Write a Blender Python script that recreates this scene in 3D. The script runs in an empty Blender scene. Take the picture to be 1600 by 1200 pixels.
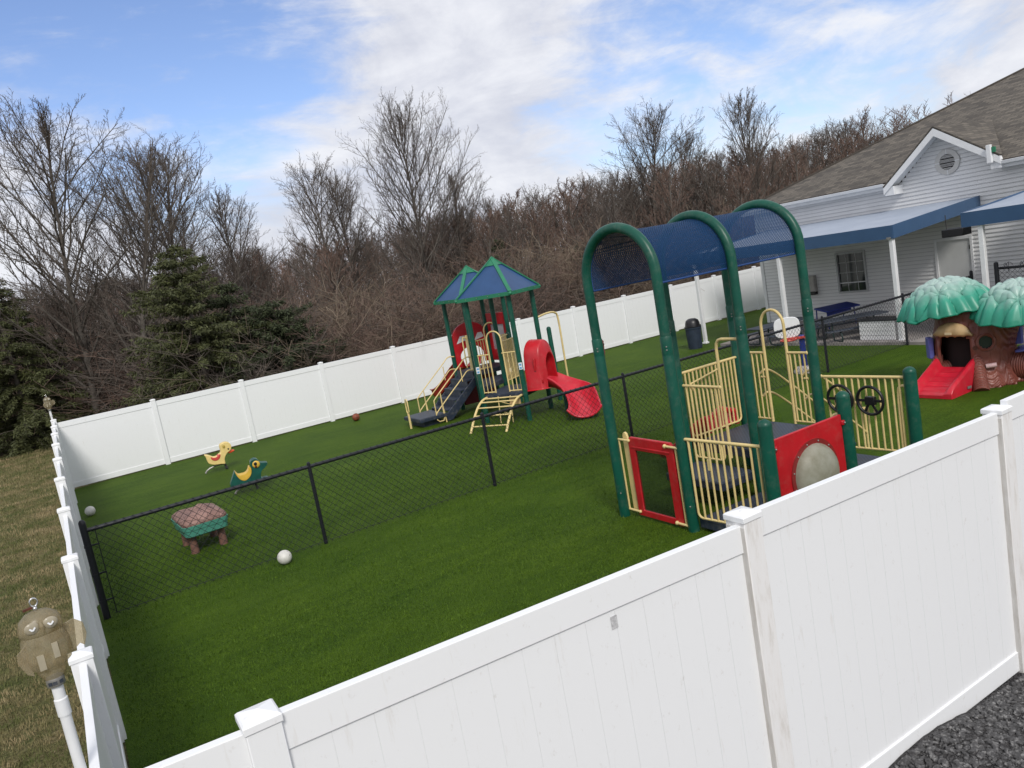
import bpy, math, random
from mathutils import Vector, Matrix, noise
C = bpy.context.scene.collection
SC = bpy.context.scene
PI = math.pi
R = math.radians

# ---------------------------------------------------------------- camera
cam_d = bpy.data.cameras.new("camera"); cam = bpy.data.objects.new("camera", cam_d); C.objects.link(cam)
YAW, PITCH, ROLL, CAMH = 0.5201, 0.1480, -0.1788, 3.7636
cam_d.sensor_width = 36.0; cam_d.lens = 1222.09 / 1600 * 36.0
cam_d.clip_start = 0.05; cam_d.clip_end = 2000
_f = Vector((math.sin(YAW)*math.cos(PITCH), math.cos(YAW)*math.cos(PITCH), -math.sin(PITCH)))
_r0 = Vector((math.cos(YAW), -math.sin(YAW), 0)); _u0 = _r0.cross(_f)
_r = math.cos(ROLL)*_r0 + math.sin(ROLL)*_u0; _u = -math.sin(ROLL)*_r0 + math.cos(ROLL)*_u0
cam.matrix_world = Matrix(((_r.x, _u.x, -_f.x, 0), (_r.y, _u.y, -_f.y, 0), (_r.z, _u.z, -_f.z, CAMH), (0, 0, 0, 1)))
SC.camera = cam

# ---------------------------------------------------------------- world and sun
SUN_EL, SUN_AZ = 42.0, 200.0            # azimuth measured from +Y towards +X
w = bpy.data.worlds.new("World"); SC.world = w; w.use_nodes = True
nt = w.node_tree; nt.nodes.clear()
def N(tree, t, **kw):
    n = tree.nodes.new(t)
    for k, v in kw.items():
        if k.startswith('i_'): n.inputs[k[2:].replace('_', ' ')].default_value = v
        else: setattr(n, k, v)
    return n
L = nt.links.new
sky = N(nt, 'ShaderNodeTexSky', sky_type='NISHITA', sun_disc=False, sun_elevation=R(SUN_EL), sun_rotation=R(SUN_AZ), altitude=0, air_density=1.0, dust_density=0.6, ozone_density=1.6)
tc = N(nt, 'ShaderNodeTexCoord'); sep = N(nt, 'ShaderNodeSeparateXYZ'); L(tc.outputs['Generated'], sep.inputs[0])
def M(op, a, b=None, c=None):
    n = N(nt, 'ShaderNodeMath', operation=op)
    for i, v in enumerate((a, b, c)):
        if v is None: continue
        if isinstance(v, (int, float)): n.inputs[i].default_value = v
        else: L(v, n.inputs[i])
    return n.outputs[0]
comb = N(nt, 'ShaderNodeCombineXYZ'); L(sep.outputs['X'], comb.inputs[0]); L(sep.outputs['Y'], comb.inputs[1]); L(M('MULTIPLY', sep.outputs['Z'], 2.3), comb.inputs[2])
def cloud(scale, rot, sx, sy, off, detail, rough, dist=0.0):
    mp = N(nt, 'ShaderNodeMapping'); mp.inputs['Rotation'].default_value = (0, 0, R(rot)); mp.inputs['Scale'].default_value = (sx, sy, 1); mp.inputs['Location'].default_value = off
    L(comb.outputs[0], mp.inputs[0])
    n = N(nt, 'ShaderNodeTexNoise'); n.inputs['Scale'].default_value = scale; n.inputs['Detail'].default_value = detail; n.inputs['Roughness'].default_value = rough; n.inputs['Distortion'].default_value = dist
    L(mp.outputs[0], n.inputs['Vector']); return n.outputs['Fac']
def ramp(v, a, b):
    n = N(nt, 'ShaderNodeMapRange', interpolation_type='SMOOTHSTEP'); n.inputs['From Min'].default_value = a; n.inputs['From Max'].default_value = b
    L(v, n.inputs['Value']); return n.outputs[0]
big = cloud(1.9, 0, 1.0, 1.0, (3.1, 1.7, 0), 5, 0.5, 0.3)
fine = cloud(4.6, 0, 1.0, 1.0, (0.4, 2.2, 0), 7, 0.6, 0.5)
wisp = cloud(9.0, 30, 0.6, 1.2, (5, 1, 2), 6, 0.62, 0.9)
# more open blue to the upper left of the view (north), overcast elsewhere
# how near a direction is to the open patch of blue
dotn = N(nt, 'ShaderNodeVectorMath', operation='DOT_PRODUCT'); L(tc.outputs['Generated'], dotn.inputs[0])
dotn.inputs[1].default_value = (0.165, 0.920, 0.355)
hole = ramp(dotn.outputs['Value'], 0.950, 0.994)
dot2 = N(nt, 'ShaderNodeVectorMath', operation='DOT_PRODUCT'); L(tc.outputs['Generated'], dot2.inputs[0])
dot2.inputs[1].default_value = (0.742, 0.648, 0.172)
hole2 = ramp(dot2.outputs['Value'], 0.955, 0.998)
cov = M('ADD', M('MULTIPLY', big, 0.55), M('MULTIPLY', fine, 0.45))
med = cloud(11.0, 0, 1.0, 1.0, (2.7, 0.3, 0), 8, 0.62, 0.3)
cov = M('ADD', M('ADD', cov, 0.25), M('MULTIPLY', M('SUBTRACT', med, 0.5), 0.30))
cov = M('SUBTRACT', cov, M('MULTIPLY', hole, 0.335))
cov = M('SUBTRACT', cov, M('MULTIPLY', hole2, 0.30))
cov = M('ADD', cov, M('MULTIPLY', M('SUBTRACT', wisp, 0.5), 0.42))
mask = M('MULTIPLY', ramp(cov, 0.35, 0.66), 0.97)
shade = M('ADD', M('ADD', M('MULTIPLY', fine, 0.5), M('MULTIPLY', big, 0.2)), M('MULTIPLY', med, 0.3))
shade = ramp(shade, 0.36, 0.62)
ccol = N(nt, 'ShaderNodeMix', data_type='RGBA'); L(shade, ccol.inputs[0])
ccol.inputs[6].default_value = (5.5, 5.7, 6.5, 1); ccol.inputs[7].default_value = (7.9, 8.0, 8.4, 1)
mx = N(nt, 'ShaderNodeMix', data_type='RGBA'); tint = N(nt, 'ShaderNodeMix', data_type='RGBA', blend_type='MULTIPLY'); tint.inputs[0].default_value = 1.0; L(sky.outputs[0], tint.inputs[6]); tint.inputs[7].default_value = (1.22, 1.22, 1.42, 1)
L(mask, mx.inputs[0]); L(tint.outputs[2], mx.inputs[6]); L(ccol.outputs[2], mx.inputs[7])
bg = N(nt, 'ShaderNodeBackground'); bg.inputs['Strength'].default_value = 0.10; L(mx.outputs[2], bg.inputs[0])
L(bg.outputs[0], N(nt, 'ShaderNodeOutputWorld').inputs[0])
sd = bpy.data.lights.new("sun", 'SUN'); sd.energy = 2.1; sd.angle = R(14); sd.color = (1.0, 0.96, 0.9)
so = bpy.data.objects.new("sun", sd); C.objects.link(so); so.location = (0, -30, 40)
_sv = Vector((math.sin(R(SUN_AZ))*math.cos(R(SUN_EL)), math.cos(R(SUN_AZ))*math.cos(R(SUN_EL)), math.sin(R(SUN_EL))))
so.rotation_euler = _sv.to_track_quat('Z', 'Y').to_euler()
SC.view_settings.view_transform = 'Standard'; SC.view_settings.look = 'None'; SC.view_settings.exposure = 0.20; SC.view_settings.gamma = 1.0

# ---------------------------------------------------------------- materials
def lin(c): return tuple((v/255/12.92 if v/255 <= .04045 else ((v/255+.055)/1.055)**2.4) for v in c)
class Mat:
    def __init__(s, name):
        s.m = bpy.data.materials.new(name); s.m.use_nodes = True; s.t = s.m.node_tree; s.t.nodes.clear()
        s.out = s.n('ShaderNodeOutputMaterial'); s.b = s.n('ShaderNodeBsdfPrincipled'); s.l(s.b.outputs[0], s.out.inputs[0])
        s.tc = s.n('ShaderNodeTexCoord')
    def n(s, t, **kw): return N(s.t, t, **kw)
    def l(s, a, b): s.t.links.new(a, b)
    def coord(s, scale=(1, 1, 1), rot=(0, 0, 0), src='Object'):
        mp = s.n('ShaderNodeMapping'); mp.inputs['Scale'].default_value = scale; mp.inputs['Rotation'].default_value = rot
        s.l(s.tc.outputs[src], mp.inputs[0]); return mp.outputs[0]
    def noise(s, scale, detail=4, rough=.55, vec=None, dist=0):
        n = s.n('ShaderNodeTexNoise'); n.inputs['Scale'].default_value = scale; n.inputs['Detail'].default_value = detail; n.inputs['Roughness'].default_value = rough; n.inputs['Distortion'].default_value = dist
        s.l(vec if vec is not None else s.coord(), n.inputs['Vector']); return n.outputs['Fac']
    def ramp(s, v, stops):
        r = s.n('ShaderNodeValToRGB'); e = r.color_ramp.elements
        while len(e) < len(stops): e.new(.5)
        for i, (p, c) in enumerate(stops):
            e[i].position = p; e[i].color = (*c, 1) if len(c) == 3 else c
        s.l(v, r.inputs[0]); return r.outputs[0]
    def mix(s, f, a, b, mode='MIX'):
        x = s.n('ShaderNodeMix', data_type='RGBA', blend_type=mode)
        for i, v in ((0, f), (6, a), (7, b)):
            if isinstance(v, (int, float)): x.inputs[i].default_value = v
            elif isinstance(v, tuple): x.inputs[i].default_value = (*v, 1) if len(v) == 3 else v
            else: s.l(v, x.inputs[i])
        return x.outputs[2]
    def math(s, op, a, b=0.0):
        n = s.n('ShaderNodeMath', operation=op)
        for i, v in enumerate((a, b)):
            if isinstance(v, (int, float)): n.inputs[i].default_value = v
            else: s.l(v, n.inputs[i])
        return n.outputs[0]
    def matte(s, v=.12):
        s.b.inputs['Specular IOR Level'].default_value = v; return s
    def color(s, c):
        if isinstance(c, tuple): s.b.inputs['Base Color'].default_value = (*c, 1)
        else: s.l(c, s.b.inputs['Base Color'])
        return s
    def set(s, **k):
        for a, v in k.items():
            if isinstance(v, (int, float, tuple)): s.b.inputs[a.replace('_', ' ')].default_value = v
            else: s.l(v, s.b.inputs[a.replace('_', ' ')])
        return s
    def bump(s, v, strength=.3, dist=.01):
        b = s.n('ShaderNodeBump'); b.inputs['Strength'].default_value = strength; b.inputs['Distance'].default_value = dist
        s.l(v, b.inputs['Height']); s.l(b.outputs[0], s.b.inputs['Normal']); return s
def dim(c, k): return tuple(v*k for v in c)
def plain(name, c, rough=.5, var=.12, scale=6, bump=0, bscale=60, metal=0, spec=.5, wear=0):
    m = Mat(name); f = m.noise(scale, 5, .6)
    col = m.ramp(f, [(.3, dim(c, 1-var)), (.7, dim(c, 1+var))])
    if wear:   # dust and scuffed patches
        w_ = m.ramp(m.noise(7, 8, .78), [(.50, (0, 0, 0)), (.72, (wear, wear, wear))]); col = m.mix(w_, col, (.30, .27, .22))
    m.color(col)
    m.set(Roughness=rough, Metallic=metal); m.b.inputs['Specular IOR Level'].default_value = spec
    if bump: m.bump(m.noise(bscale, 4, .6), bump, .005)
    return m.m

MT = {}
# white vinyl fence with faint streaks of grime
m = Mat('white_vinyl')
st = m.noise(7, 6, .65, m.coord((3.5, 3.5, .45))); sp = m.noise(26, 5, .75, m.coord((1, 1, .6)))
c0 = m.ramp(st, [(.40, (.80, .81, .82)), (.62, (.80, .81, .82)), (.80, (.70, .69, .67))])
MT['vinyl'] = m.color(m.mix(m.ramp(sp, [(.62, (0, 0, 0)), (.76, (.5, .5, .5))]), c0, (.52, .49, .45))).set(Roughness=.38).m
m = Mat('grimy_white_vinyl')
st = m.noise(5, 6, .7, m.coord((3, 3, .6)))
MT['vinyl_grimy'] = m.color(m.ramp(st, [(.3, (.80, .80, .805)), (.52, (.77, .76, .75)), (.74, (.58, .55, .51))])).set(Roughness=.5).m
m = Mat('dirty_post_side')
st = m.noise(6, 6, .7, m.coord((4, 4, .7)))
MT['vinyl_stain'] = m.color(m.ramp(st, [(.3, (.68, .67, .65)), (.7, (.48, .45, .41))])).set(Roughness=.6).m
# artificial turf
m = Mat('artificial_turf')
co = m.coord()
f1 = m.noise(75, 5, .75, co); f2 = m.noise(.55, 4, .6, co); f3 = m.noise(14, 4, .65, co)
ca = m.ramp(f1, [(.34, (.010, .022, .0012)), (.50, (.043, .090, .004)), (.68, (.105, .172, .013))])
cb = m.ramp(f2, [(.33, (.80, .86, .8)), (.67, (1.18, 1.12, 1.15))])
f4 = m.noise(2.2, 5, .65, m.coord((.35, 1.6, 1), (0, 0, R(12))))
cc = m.mix(1.0, m.ramp(f3, [(.3, (.84, .86, .83)), (.7, (1.16, 1.14, 1.1))]), m.ramp(f4, [(.3, (.80, .84, .80)), (.7, (1.22, 1.16, 1.15))]), 'MULTIPLY')
m.color(m.mix(1.0, m.mix(1.0, ca, cb, 'MULTIPLY'), cc, 'MULTIPLY')).set(Roughness=.75)
MT['turf'] = m.bump(f1, .9, .02).matte().m
m = Mat('turf_blade'); f = m.noise(9, 3, .6)
MT['blade_turf'] = m.color(m.ramp(f, [(.3, (.030, .066, .003)), (.7, (.095, .168, .012))])).set(Roughness=.6).matte(.2).m
# dormant lawn
m = Mat('dormant_lawn'); co = m.coord()
f1 = m.noise(34, 6, .75, co); f2 = m.noise(.9, 5, .65, co); f3 = m.noise(5, 5, .7, co)
brown = m.ramp(f1, [(.3, (.06, .045, .022)), (.5, (.205, .160, .086)), (.7, (.42, .34, .20))])
green = m.ramp(f1, [(.3, (.022, .028, .009)), (.5, (.085, .098, .034)), (.7, (.18, .19, .075))])
mk = m.math('ADD', m.math('MULTIPLY', f2, .6), m.math('MULTIPLY', f3, .4))
m.color(m.mix(m.ramp(mk, [(.36, (0, 0, 0)), (.56, (1, 1, 1))]), brown, green)).set(Roughness=.9)
MT['lawn'] = m.bump(f1, 1.0, .03).matte().m
m = Mat('dry_blade'); f = m.noise(1.6, 5, .7)
MT['blade_lawn'] = m.color(m.ramp(f, [(.36, (.34, .265, .15)), (.48, (.21, .18, .088)), (.60, (.095, .112, .036))])).set(Roughness=.8).matte().m
m = Mat('leaf_litter'); f1 = m.noise(3, 8, .75)
MT['litter'] = m.color(m.ramp(f1, [(.3, (.03, .02, .013)), (.6, (.10, .072, .048)), (.75, (.16, .12, .08))])).set(Roughness=.95).bump(f1, 1, .1).m
# gravel
m = Mat('dark_gravel'); v = m.n('ShaderNodeTexVoronoi'); v.inputs['Scale'].default_value = 55; m.l(m.coord(), v.inputs['Vector'])
f1 = m.noise(20, 5, .7)
cg = m.mix(.75, m.ramp(v.outputs['Color'], [(.1, (.012, .011, .012)), (.9, (.10, .10, .105))]), m.ramp(f1, [(.3, (.02, .018, .018)), (.7, (.09, .085, .085))]))
MT['gravel'] = m.color(cg).set(Roughness=.85).bump(v.outputs['Distance'], 1.0, .03).m
m = Mat('gravel_stone'); f1 = m.noise(38, 2, .5); f2 = m.noise(80, 4, .6)
MT['stone'] = m.color(m.mix(.3, m.ramp(f1, [(.32, (.020, .019, .020)), (.54, (.060, .058, .060)), (.70, (.26, .255, .25))]), m.ramp(f2, [(.3, (.03, .03, .03)), (.7, (.16, .16, .16))]))).set(Roughness=.8).bump(f2, .5, .004).m
MT['green'] = plain('green_powder_coat', (.0035, .072, .047), .38, .18, 2.5, .08, 120, spec=.35, wear=.16)
MT['green_trim'] = plain('green_roof_trim', (.016, .17, .085), .4, .10, 4)
MT['cream'] = plain('cream_powder_coat', (.70, .545, .24), .42, .10, 4, wear=.35)
MT['red'] = plain('red_moulded_plastic', (.46, .008, .016), .38, .16, 3, wear=.14)
MT['red_dark'] = plain('dark_red_plastic', (.16, .006, .012), .5, .15, 4)
MT['pink_red'] = plain('sun_faded_red_plastic', (.50, .011, .028), .35, .16, 3, wear=.12)
MT['navy'] = plain('navy_plastic', (.016, .026, .048), .55, .2, 6, wear=.3)
MT['black'] = plain('black_vinyl_coating', (.008, .009, .014), .45, .2, 8)
MT['wheel'] = plain('black_plastic', (.008, .008, .010), .4, .2, 8)
MT['steel'] = plain('grey_steel', (.28, .27, .25), .45, .2, 10, metal=.6)
MT['darksteel'] = plain('dark_steel', (.03, .03, .03), .5, .2, 10)
MT['white_paint'] = plain('white_paint', (.74, .75, .76), .45, .06, 5)
MT['trim'] = plain('white_trim', (.74, .75, .76), .4, .05, 3)
# perforated deck
m = Mat('perforated_navy_deck')
br = m.n('ShaderNodeTexBrick'); br.inputs['Scale'].default_value = 1; br.offset = .5
br.inputs['Brick Width'].default_value = .055; br.inputs['Row Height'].default_value = .032; br.inputs['Mortar Size'].default_value = .009
br.inputs['Color1'].default_value = (.004, .006, .010, 1); br.inputs['Color2'].default_value = (.006, .008, .013, 1); br.inputs['Mortar'].default_value = (.045, .062, .095, 1)
m.l(m.coord(), br.inputs['Vector'])
MT['deck'] = m.color(br.outputs['Color']).set(Roughness=.5).m
# perforated blue canopy
m = Mat('perforated_blue_canopy')
se = m.n('ShaderNodeSeparateXYZ'); m.l(m.coord(), se.inputs[0])
K = 2*PI/.034
s1 = m.math('SINE', m.math('MULTIPLY', se.outputs['X'], K)); s2 = m.math('SINE', m.math('MULTIPLY', m.math('ADD', se.outputs['Z'], m.math('MULTIPLY', se.outputs['Y'], .7)), K))
hol = m.ramp(m.math('ADD', m.math('MULTIPLY', m.math('MULTIPLY', s1, s2), .5), .5), [(.60, (.04, .04, .04)), (.68, (.7, .7, .7))])
m.color((.008, .038, .105)).set(Roughness=.6).matte(.15)
tr = m.n('ShaderNodeBsdfTransparent'); ms = m.n('ShaderNodeMixShader'); m.l(hol, ms.inputs[0]); m.l(m.b.outputs[0], ms.inputs[1]); m.l(tr.outputs[0], ms.inputs[2]); m.l(ms.outputs[0], m.out.inputs[0])
MT['canopy'] = m.m
m = Mat('perforated_blue_roof')
se = m.n('ShaderNodeSeparateXYZ'); m.l(m.coord(), se.inputs[0])
m.color(m.ramp(m.noise(2, 4, .6), [(.3, (.014, .055, .15)), (.7, (.022, .075, .20))])).set(Roughness=.45)
tr = m.n('ShaderNodeBsdfTransparent'); ms = m.n('ShaderNodeMixShader'); ms.inputs[0].default_value = .06; m.l(m.b.outputs[0], ms.inputs[1]); m.l(tr.outputs[0], ms.inputs[2]); m.l(ms.outputs[0], m.out.inputs[0])
MT['roofblue'] = m.m
# bubble window, dark acrylic, window glass
m = Mat('weathered_bubble'); f = m.noise(5, 5, .6)
MT['bubble'] = m.color(m.ramp(f, [(.3, (.20, .19, .13)), (.7, (.34, .34, .28))])).set(Roughness=.5, Alpha=.92).m
m = Mat('smoked_acrylic'); m.color((.02, .03, .02)).set(Roughness=.08)
tr = m.n('ShaderNodeBsdfTransparent'); ms = m.n('ShaderNodeMixShader'); ms.inputs[0].default_value = .62; m.l(m.b.outputs[0], ms.inputs[1]); m.l(tr.outputs[0], ms.inputs[2]); m.l(ms.outputs[0], m.out.inputs[0])
MT['acrylic'] = m.m
MT['glass'] = Mat('window_glass').color((.035, .042, .042)).set(Roughness=.04).m
m = Mat('weathered_clear_plastic'); f = m.noise(10, 6, .65)
m.color(m.ramp(f, [(.3, (.30, .25, .165)), (.5, (.42, .37, .26)), (.75, (.26, .20, .115))])).set(Roughness=.3)
tr = m.n('ShaderNodeBsdfTransparent'); tr.inputs[0].default_value = (.86, .80, .66, 1); ms = m.n('ShaderNodeMixShader'); ms.inputs[0].default_value = .60; m.l(m.b.outputs[0], ms.inputs[1]); m.l(tr.outputs[0], ms.inputs[2]); m.l(ms.outputs[0], m.out.inputs[0])
MT['jug'] = m.m
# house
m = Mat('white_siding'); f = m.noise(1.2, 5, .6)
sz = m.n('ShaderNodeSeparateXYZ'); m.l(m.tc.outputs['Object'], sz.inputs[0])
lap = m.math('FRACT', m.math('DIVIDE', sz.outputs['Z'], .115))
seam = m.ramp(lap, [(0.0, (.68, .68, .69)), (.12, (.74, .74, .75)), (.20, (1, 1, 1))])  # shade line along each lap, painted into the siding colour
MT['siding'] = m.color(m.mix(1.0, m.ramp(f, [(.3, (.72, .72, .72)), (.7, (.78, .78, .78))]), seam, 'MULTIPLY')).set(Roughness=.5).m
m = Mat('brown_shingles')
br = m.n('ShaderNodeTexBrick'); br.inputs['Scale'].default_value = 1; br.inputs['Brick Width'].default_value = .30; br.inputs['Row Height'].default_value = .14; br.inputs['Mortar Size'].default_value = .008
br.inputs['Color1'].default_value = (.135, .12, .10, 1); br.inputs['Color2'].default_value = (.062, .056, .049, 1); br.inputs['Mortar'].default_value = (.05, .042, .034, 1)
m.l(m.coord((1, 1, 1), (0, 0, R(90)), 'UV'), br.inputs['Vector'])
f = m.noise(8, 5, .7)
m.color(m.mix(.5, br.outputs['Color'], m.mix(1.0, br.outputs['Color'], m.ramp(f, [(.3, (.6, .6, .6)), (.7, (1.5, 1.45, 1.4))]), 'MULTIPLY'))).set(Roughness=.9)
MT['shingle'] = m.bump(br.outputs['Fac'], -.6, .02).m
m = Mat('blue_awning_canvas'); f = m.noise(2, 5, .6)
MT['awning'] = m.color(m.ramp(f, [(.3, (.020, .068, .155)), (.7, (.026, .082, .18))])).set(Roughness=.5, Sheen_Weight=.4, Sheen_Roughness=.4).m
m = Mat('sky_lit_awning_canvas'); f = m.noise(1.2, 5, .6)  # same canvas as the valances, with sky light painted in as a paler colour
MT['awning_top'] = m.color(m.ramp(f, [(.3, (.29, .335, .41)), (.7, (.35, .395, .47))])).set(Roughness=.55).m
MT['concrete'] = plain('concrete_slab', (.26, .235, .22), .85, .2, 3, .2, 40)
MT['door'] = plain('white_door', (.60, .61, .60), .45, .05, 3)
MT['picnic'] = plain('dark_blue_grey_coated_steel', (.045, .055, .075), .45, .2, 6)
MT['bin'] = plain('navy_bin', (.022, .034, .058), .55, .25, 5)
MT['blue'] = plain('royal_blue_plastic', (.012, .03, .22), .45, .15, 5)
MT['ball'] = plain('scuffed_white_ball', (.62, .61, .57), .55, .15, 14)
MT['orange_ball'] = plain('brown_basketball_rubber', (.22, .055, .025), .6, .2, 20)
# tree playhouse
m = Mat('brown_moulded_trunk'); wv = m.n('ShaderNodeTexWave', wave_type='RINGS', rings_direction='SPHERICAL'); wv.inputs['Scale'].default_value = 9; wv.inputs['Distortion'].default_value = 3.5; wv.inputs['Detail'].default_value = 2
m.l(m.coord((1, 1, .16)), wv.inputs['Vector'])
MT['trunk_toy'] = m.color(m.ramp(m.noise(3, 5, .6), [(.3, (.155, .042, .030)), (.7, (.25, .078, .056))])).set(Roughness=.42).bump(wv.outputs['Fac'], .7, .02).m
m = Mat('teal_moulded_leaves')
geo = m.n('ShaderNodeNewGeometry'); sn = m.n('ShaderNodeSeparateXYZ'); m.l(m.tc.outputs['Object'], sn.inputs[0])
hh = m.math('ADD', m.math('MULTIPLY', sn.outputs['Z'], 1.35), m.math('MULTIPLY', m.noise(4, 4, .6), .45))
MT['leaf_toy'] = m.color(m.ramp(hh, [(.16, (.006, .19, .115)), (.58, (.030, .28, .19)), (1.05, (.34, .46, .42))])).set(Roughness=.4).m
MT['tan'] = plain('tan_plastic', (.50, .34, .17), .45, .1, 6)
MT['mauve'] = plain('blue_violet_plastic', (.10, .11, .37), .45, .12, 6)
MT['pinkish'] = plain('pale_pink_plastic', (.62, .42, .42), .5, .08, 6)
MT['hole'] = plain('dark_opening', (.012, .006, .006), .9, .2, 4)
MT['duck'] = plain('yellow_duck_paint', (.76, .58, .22), .45, .1, 9, .3, 14)
MT['seatred'] = plain('coral_paint', (.55, .065, .05), .45, .1, 8)
MT['beak'] = plain('orange_red_paint', (.62, .075, .02), .45, .1, 8)
MT['frog'] = plain('deep_green_paint', (.006, .075, .058), .4, .3, 9, .3, 14)
MT['frogyel'] = plain('golden_yellow_paint', (.66, .42, .06), .4, .15, 9)
m = Mat('brown_sandstone_lid'); v = m.n('ShaderNodeTexVoronoi'); v.inputs['Scale'].default_value = 7; m.l(m.coord(), v.inputs['Vector']); v2 = m.n('ShaderNodeTexVoronoi', feature='DISTANCE_TO_EDGE'); v2.inputs['Scale'].default_value = 7; m.l(m.coord(), v2.inputs['Vector'])
MT['sandlid'] = m.color(m.mix(m.ramp(v2.outputs['Distance'], [(.0, (1, 1, 1)), (.08, (0, 0, 0))]), m.ramp(v.outputs['Color'], [(.1, (.18, .095, .075)), (.9, (.29, .17, .14))]), (.11, .055, .045))).set(Roughness=.6).bump(v2.outputs['Distance'], .4, .02).m
MT['sandtub'] = plain('teal_plastic_tub', (.07, .27, .205), .5, .15, 7)
MT['logleg'] = plain('brown_log_plastic', (.17, .085, .065), .6, .25, 18, .5, 30)
# trees
def barkmat(name, a, b, sc=6):
    m = Mat(name); f = m.noise(sc, 5, .65, m.coord((1, 1, .35)))
    return m.color(m.ramp(f, [(.3, a), (.7, b)])).set(Roughness=.9).matte().m
MT['bark'] = barkmat('grey_bark', (.078, .069, .059), (.17, .153, .135))
MT['twig'] = barkmat('brown_twigs', (.080, .066, .056), (.145, .122, .105), 1.5)
MT['twig_red'] = barkmat('reddish_brush', (.115, .078, .062), (.21, .148, .120), 1.2)
MT['twig_tan'] = barkmat('tan_brush', (.14, .108, .078), (.25, .20, .15), 1.2)
m = Mat('spruce_needles'); f = m.noise(2.2, 5, .7); f2 = m.noise(14, 3, .7)
MT['needle'] = m.color(m.mix(.5, m.ramp(f, [(.32, (.020, .027, .007)), (.68, (.092, .100, .027))]), m.ramp(f2, [(.3, (.022, .030, .009)), (.7, (.100, .108, .032))]))).set(Roughness=.7).m
m = Mat('juniper_needles'); f = m.noise(3, 5, .7)
MT['needle_dark'] = m.color(m.ramp(f, [(.3, (.016, .026, .009)), (.7, (.055, .068, .024))])).set(Roughness=.75).m

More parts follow.
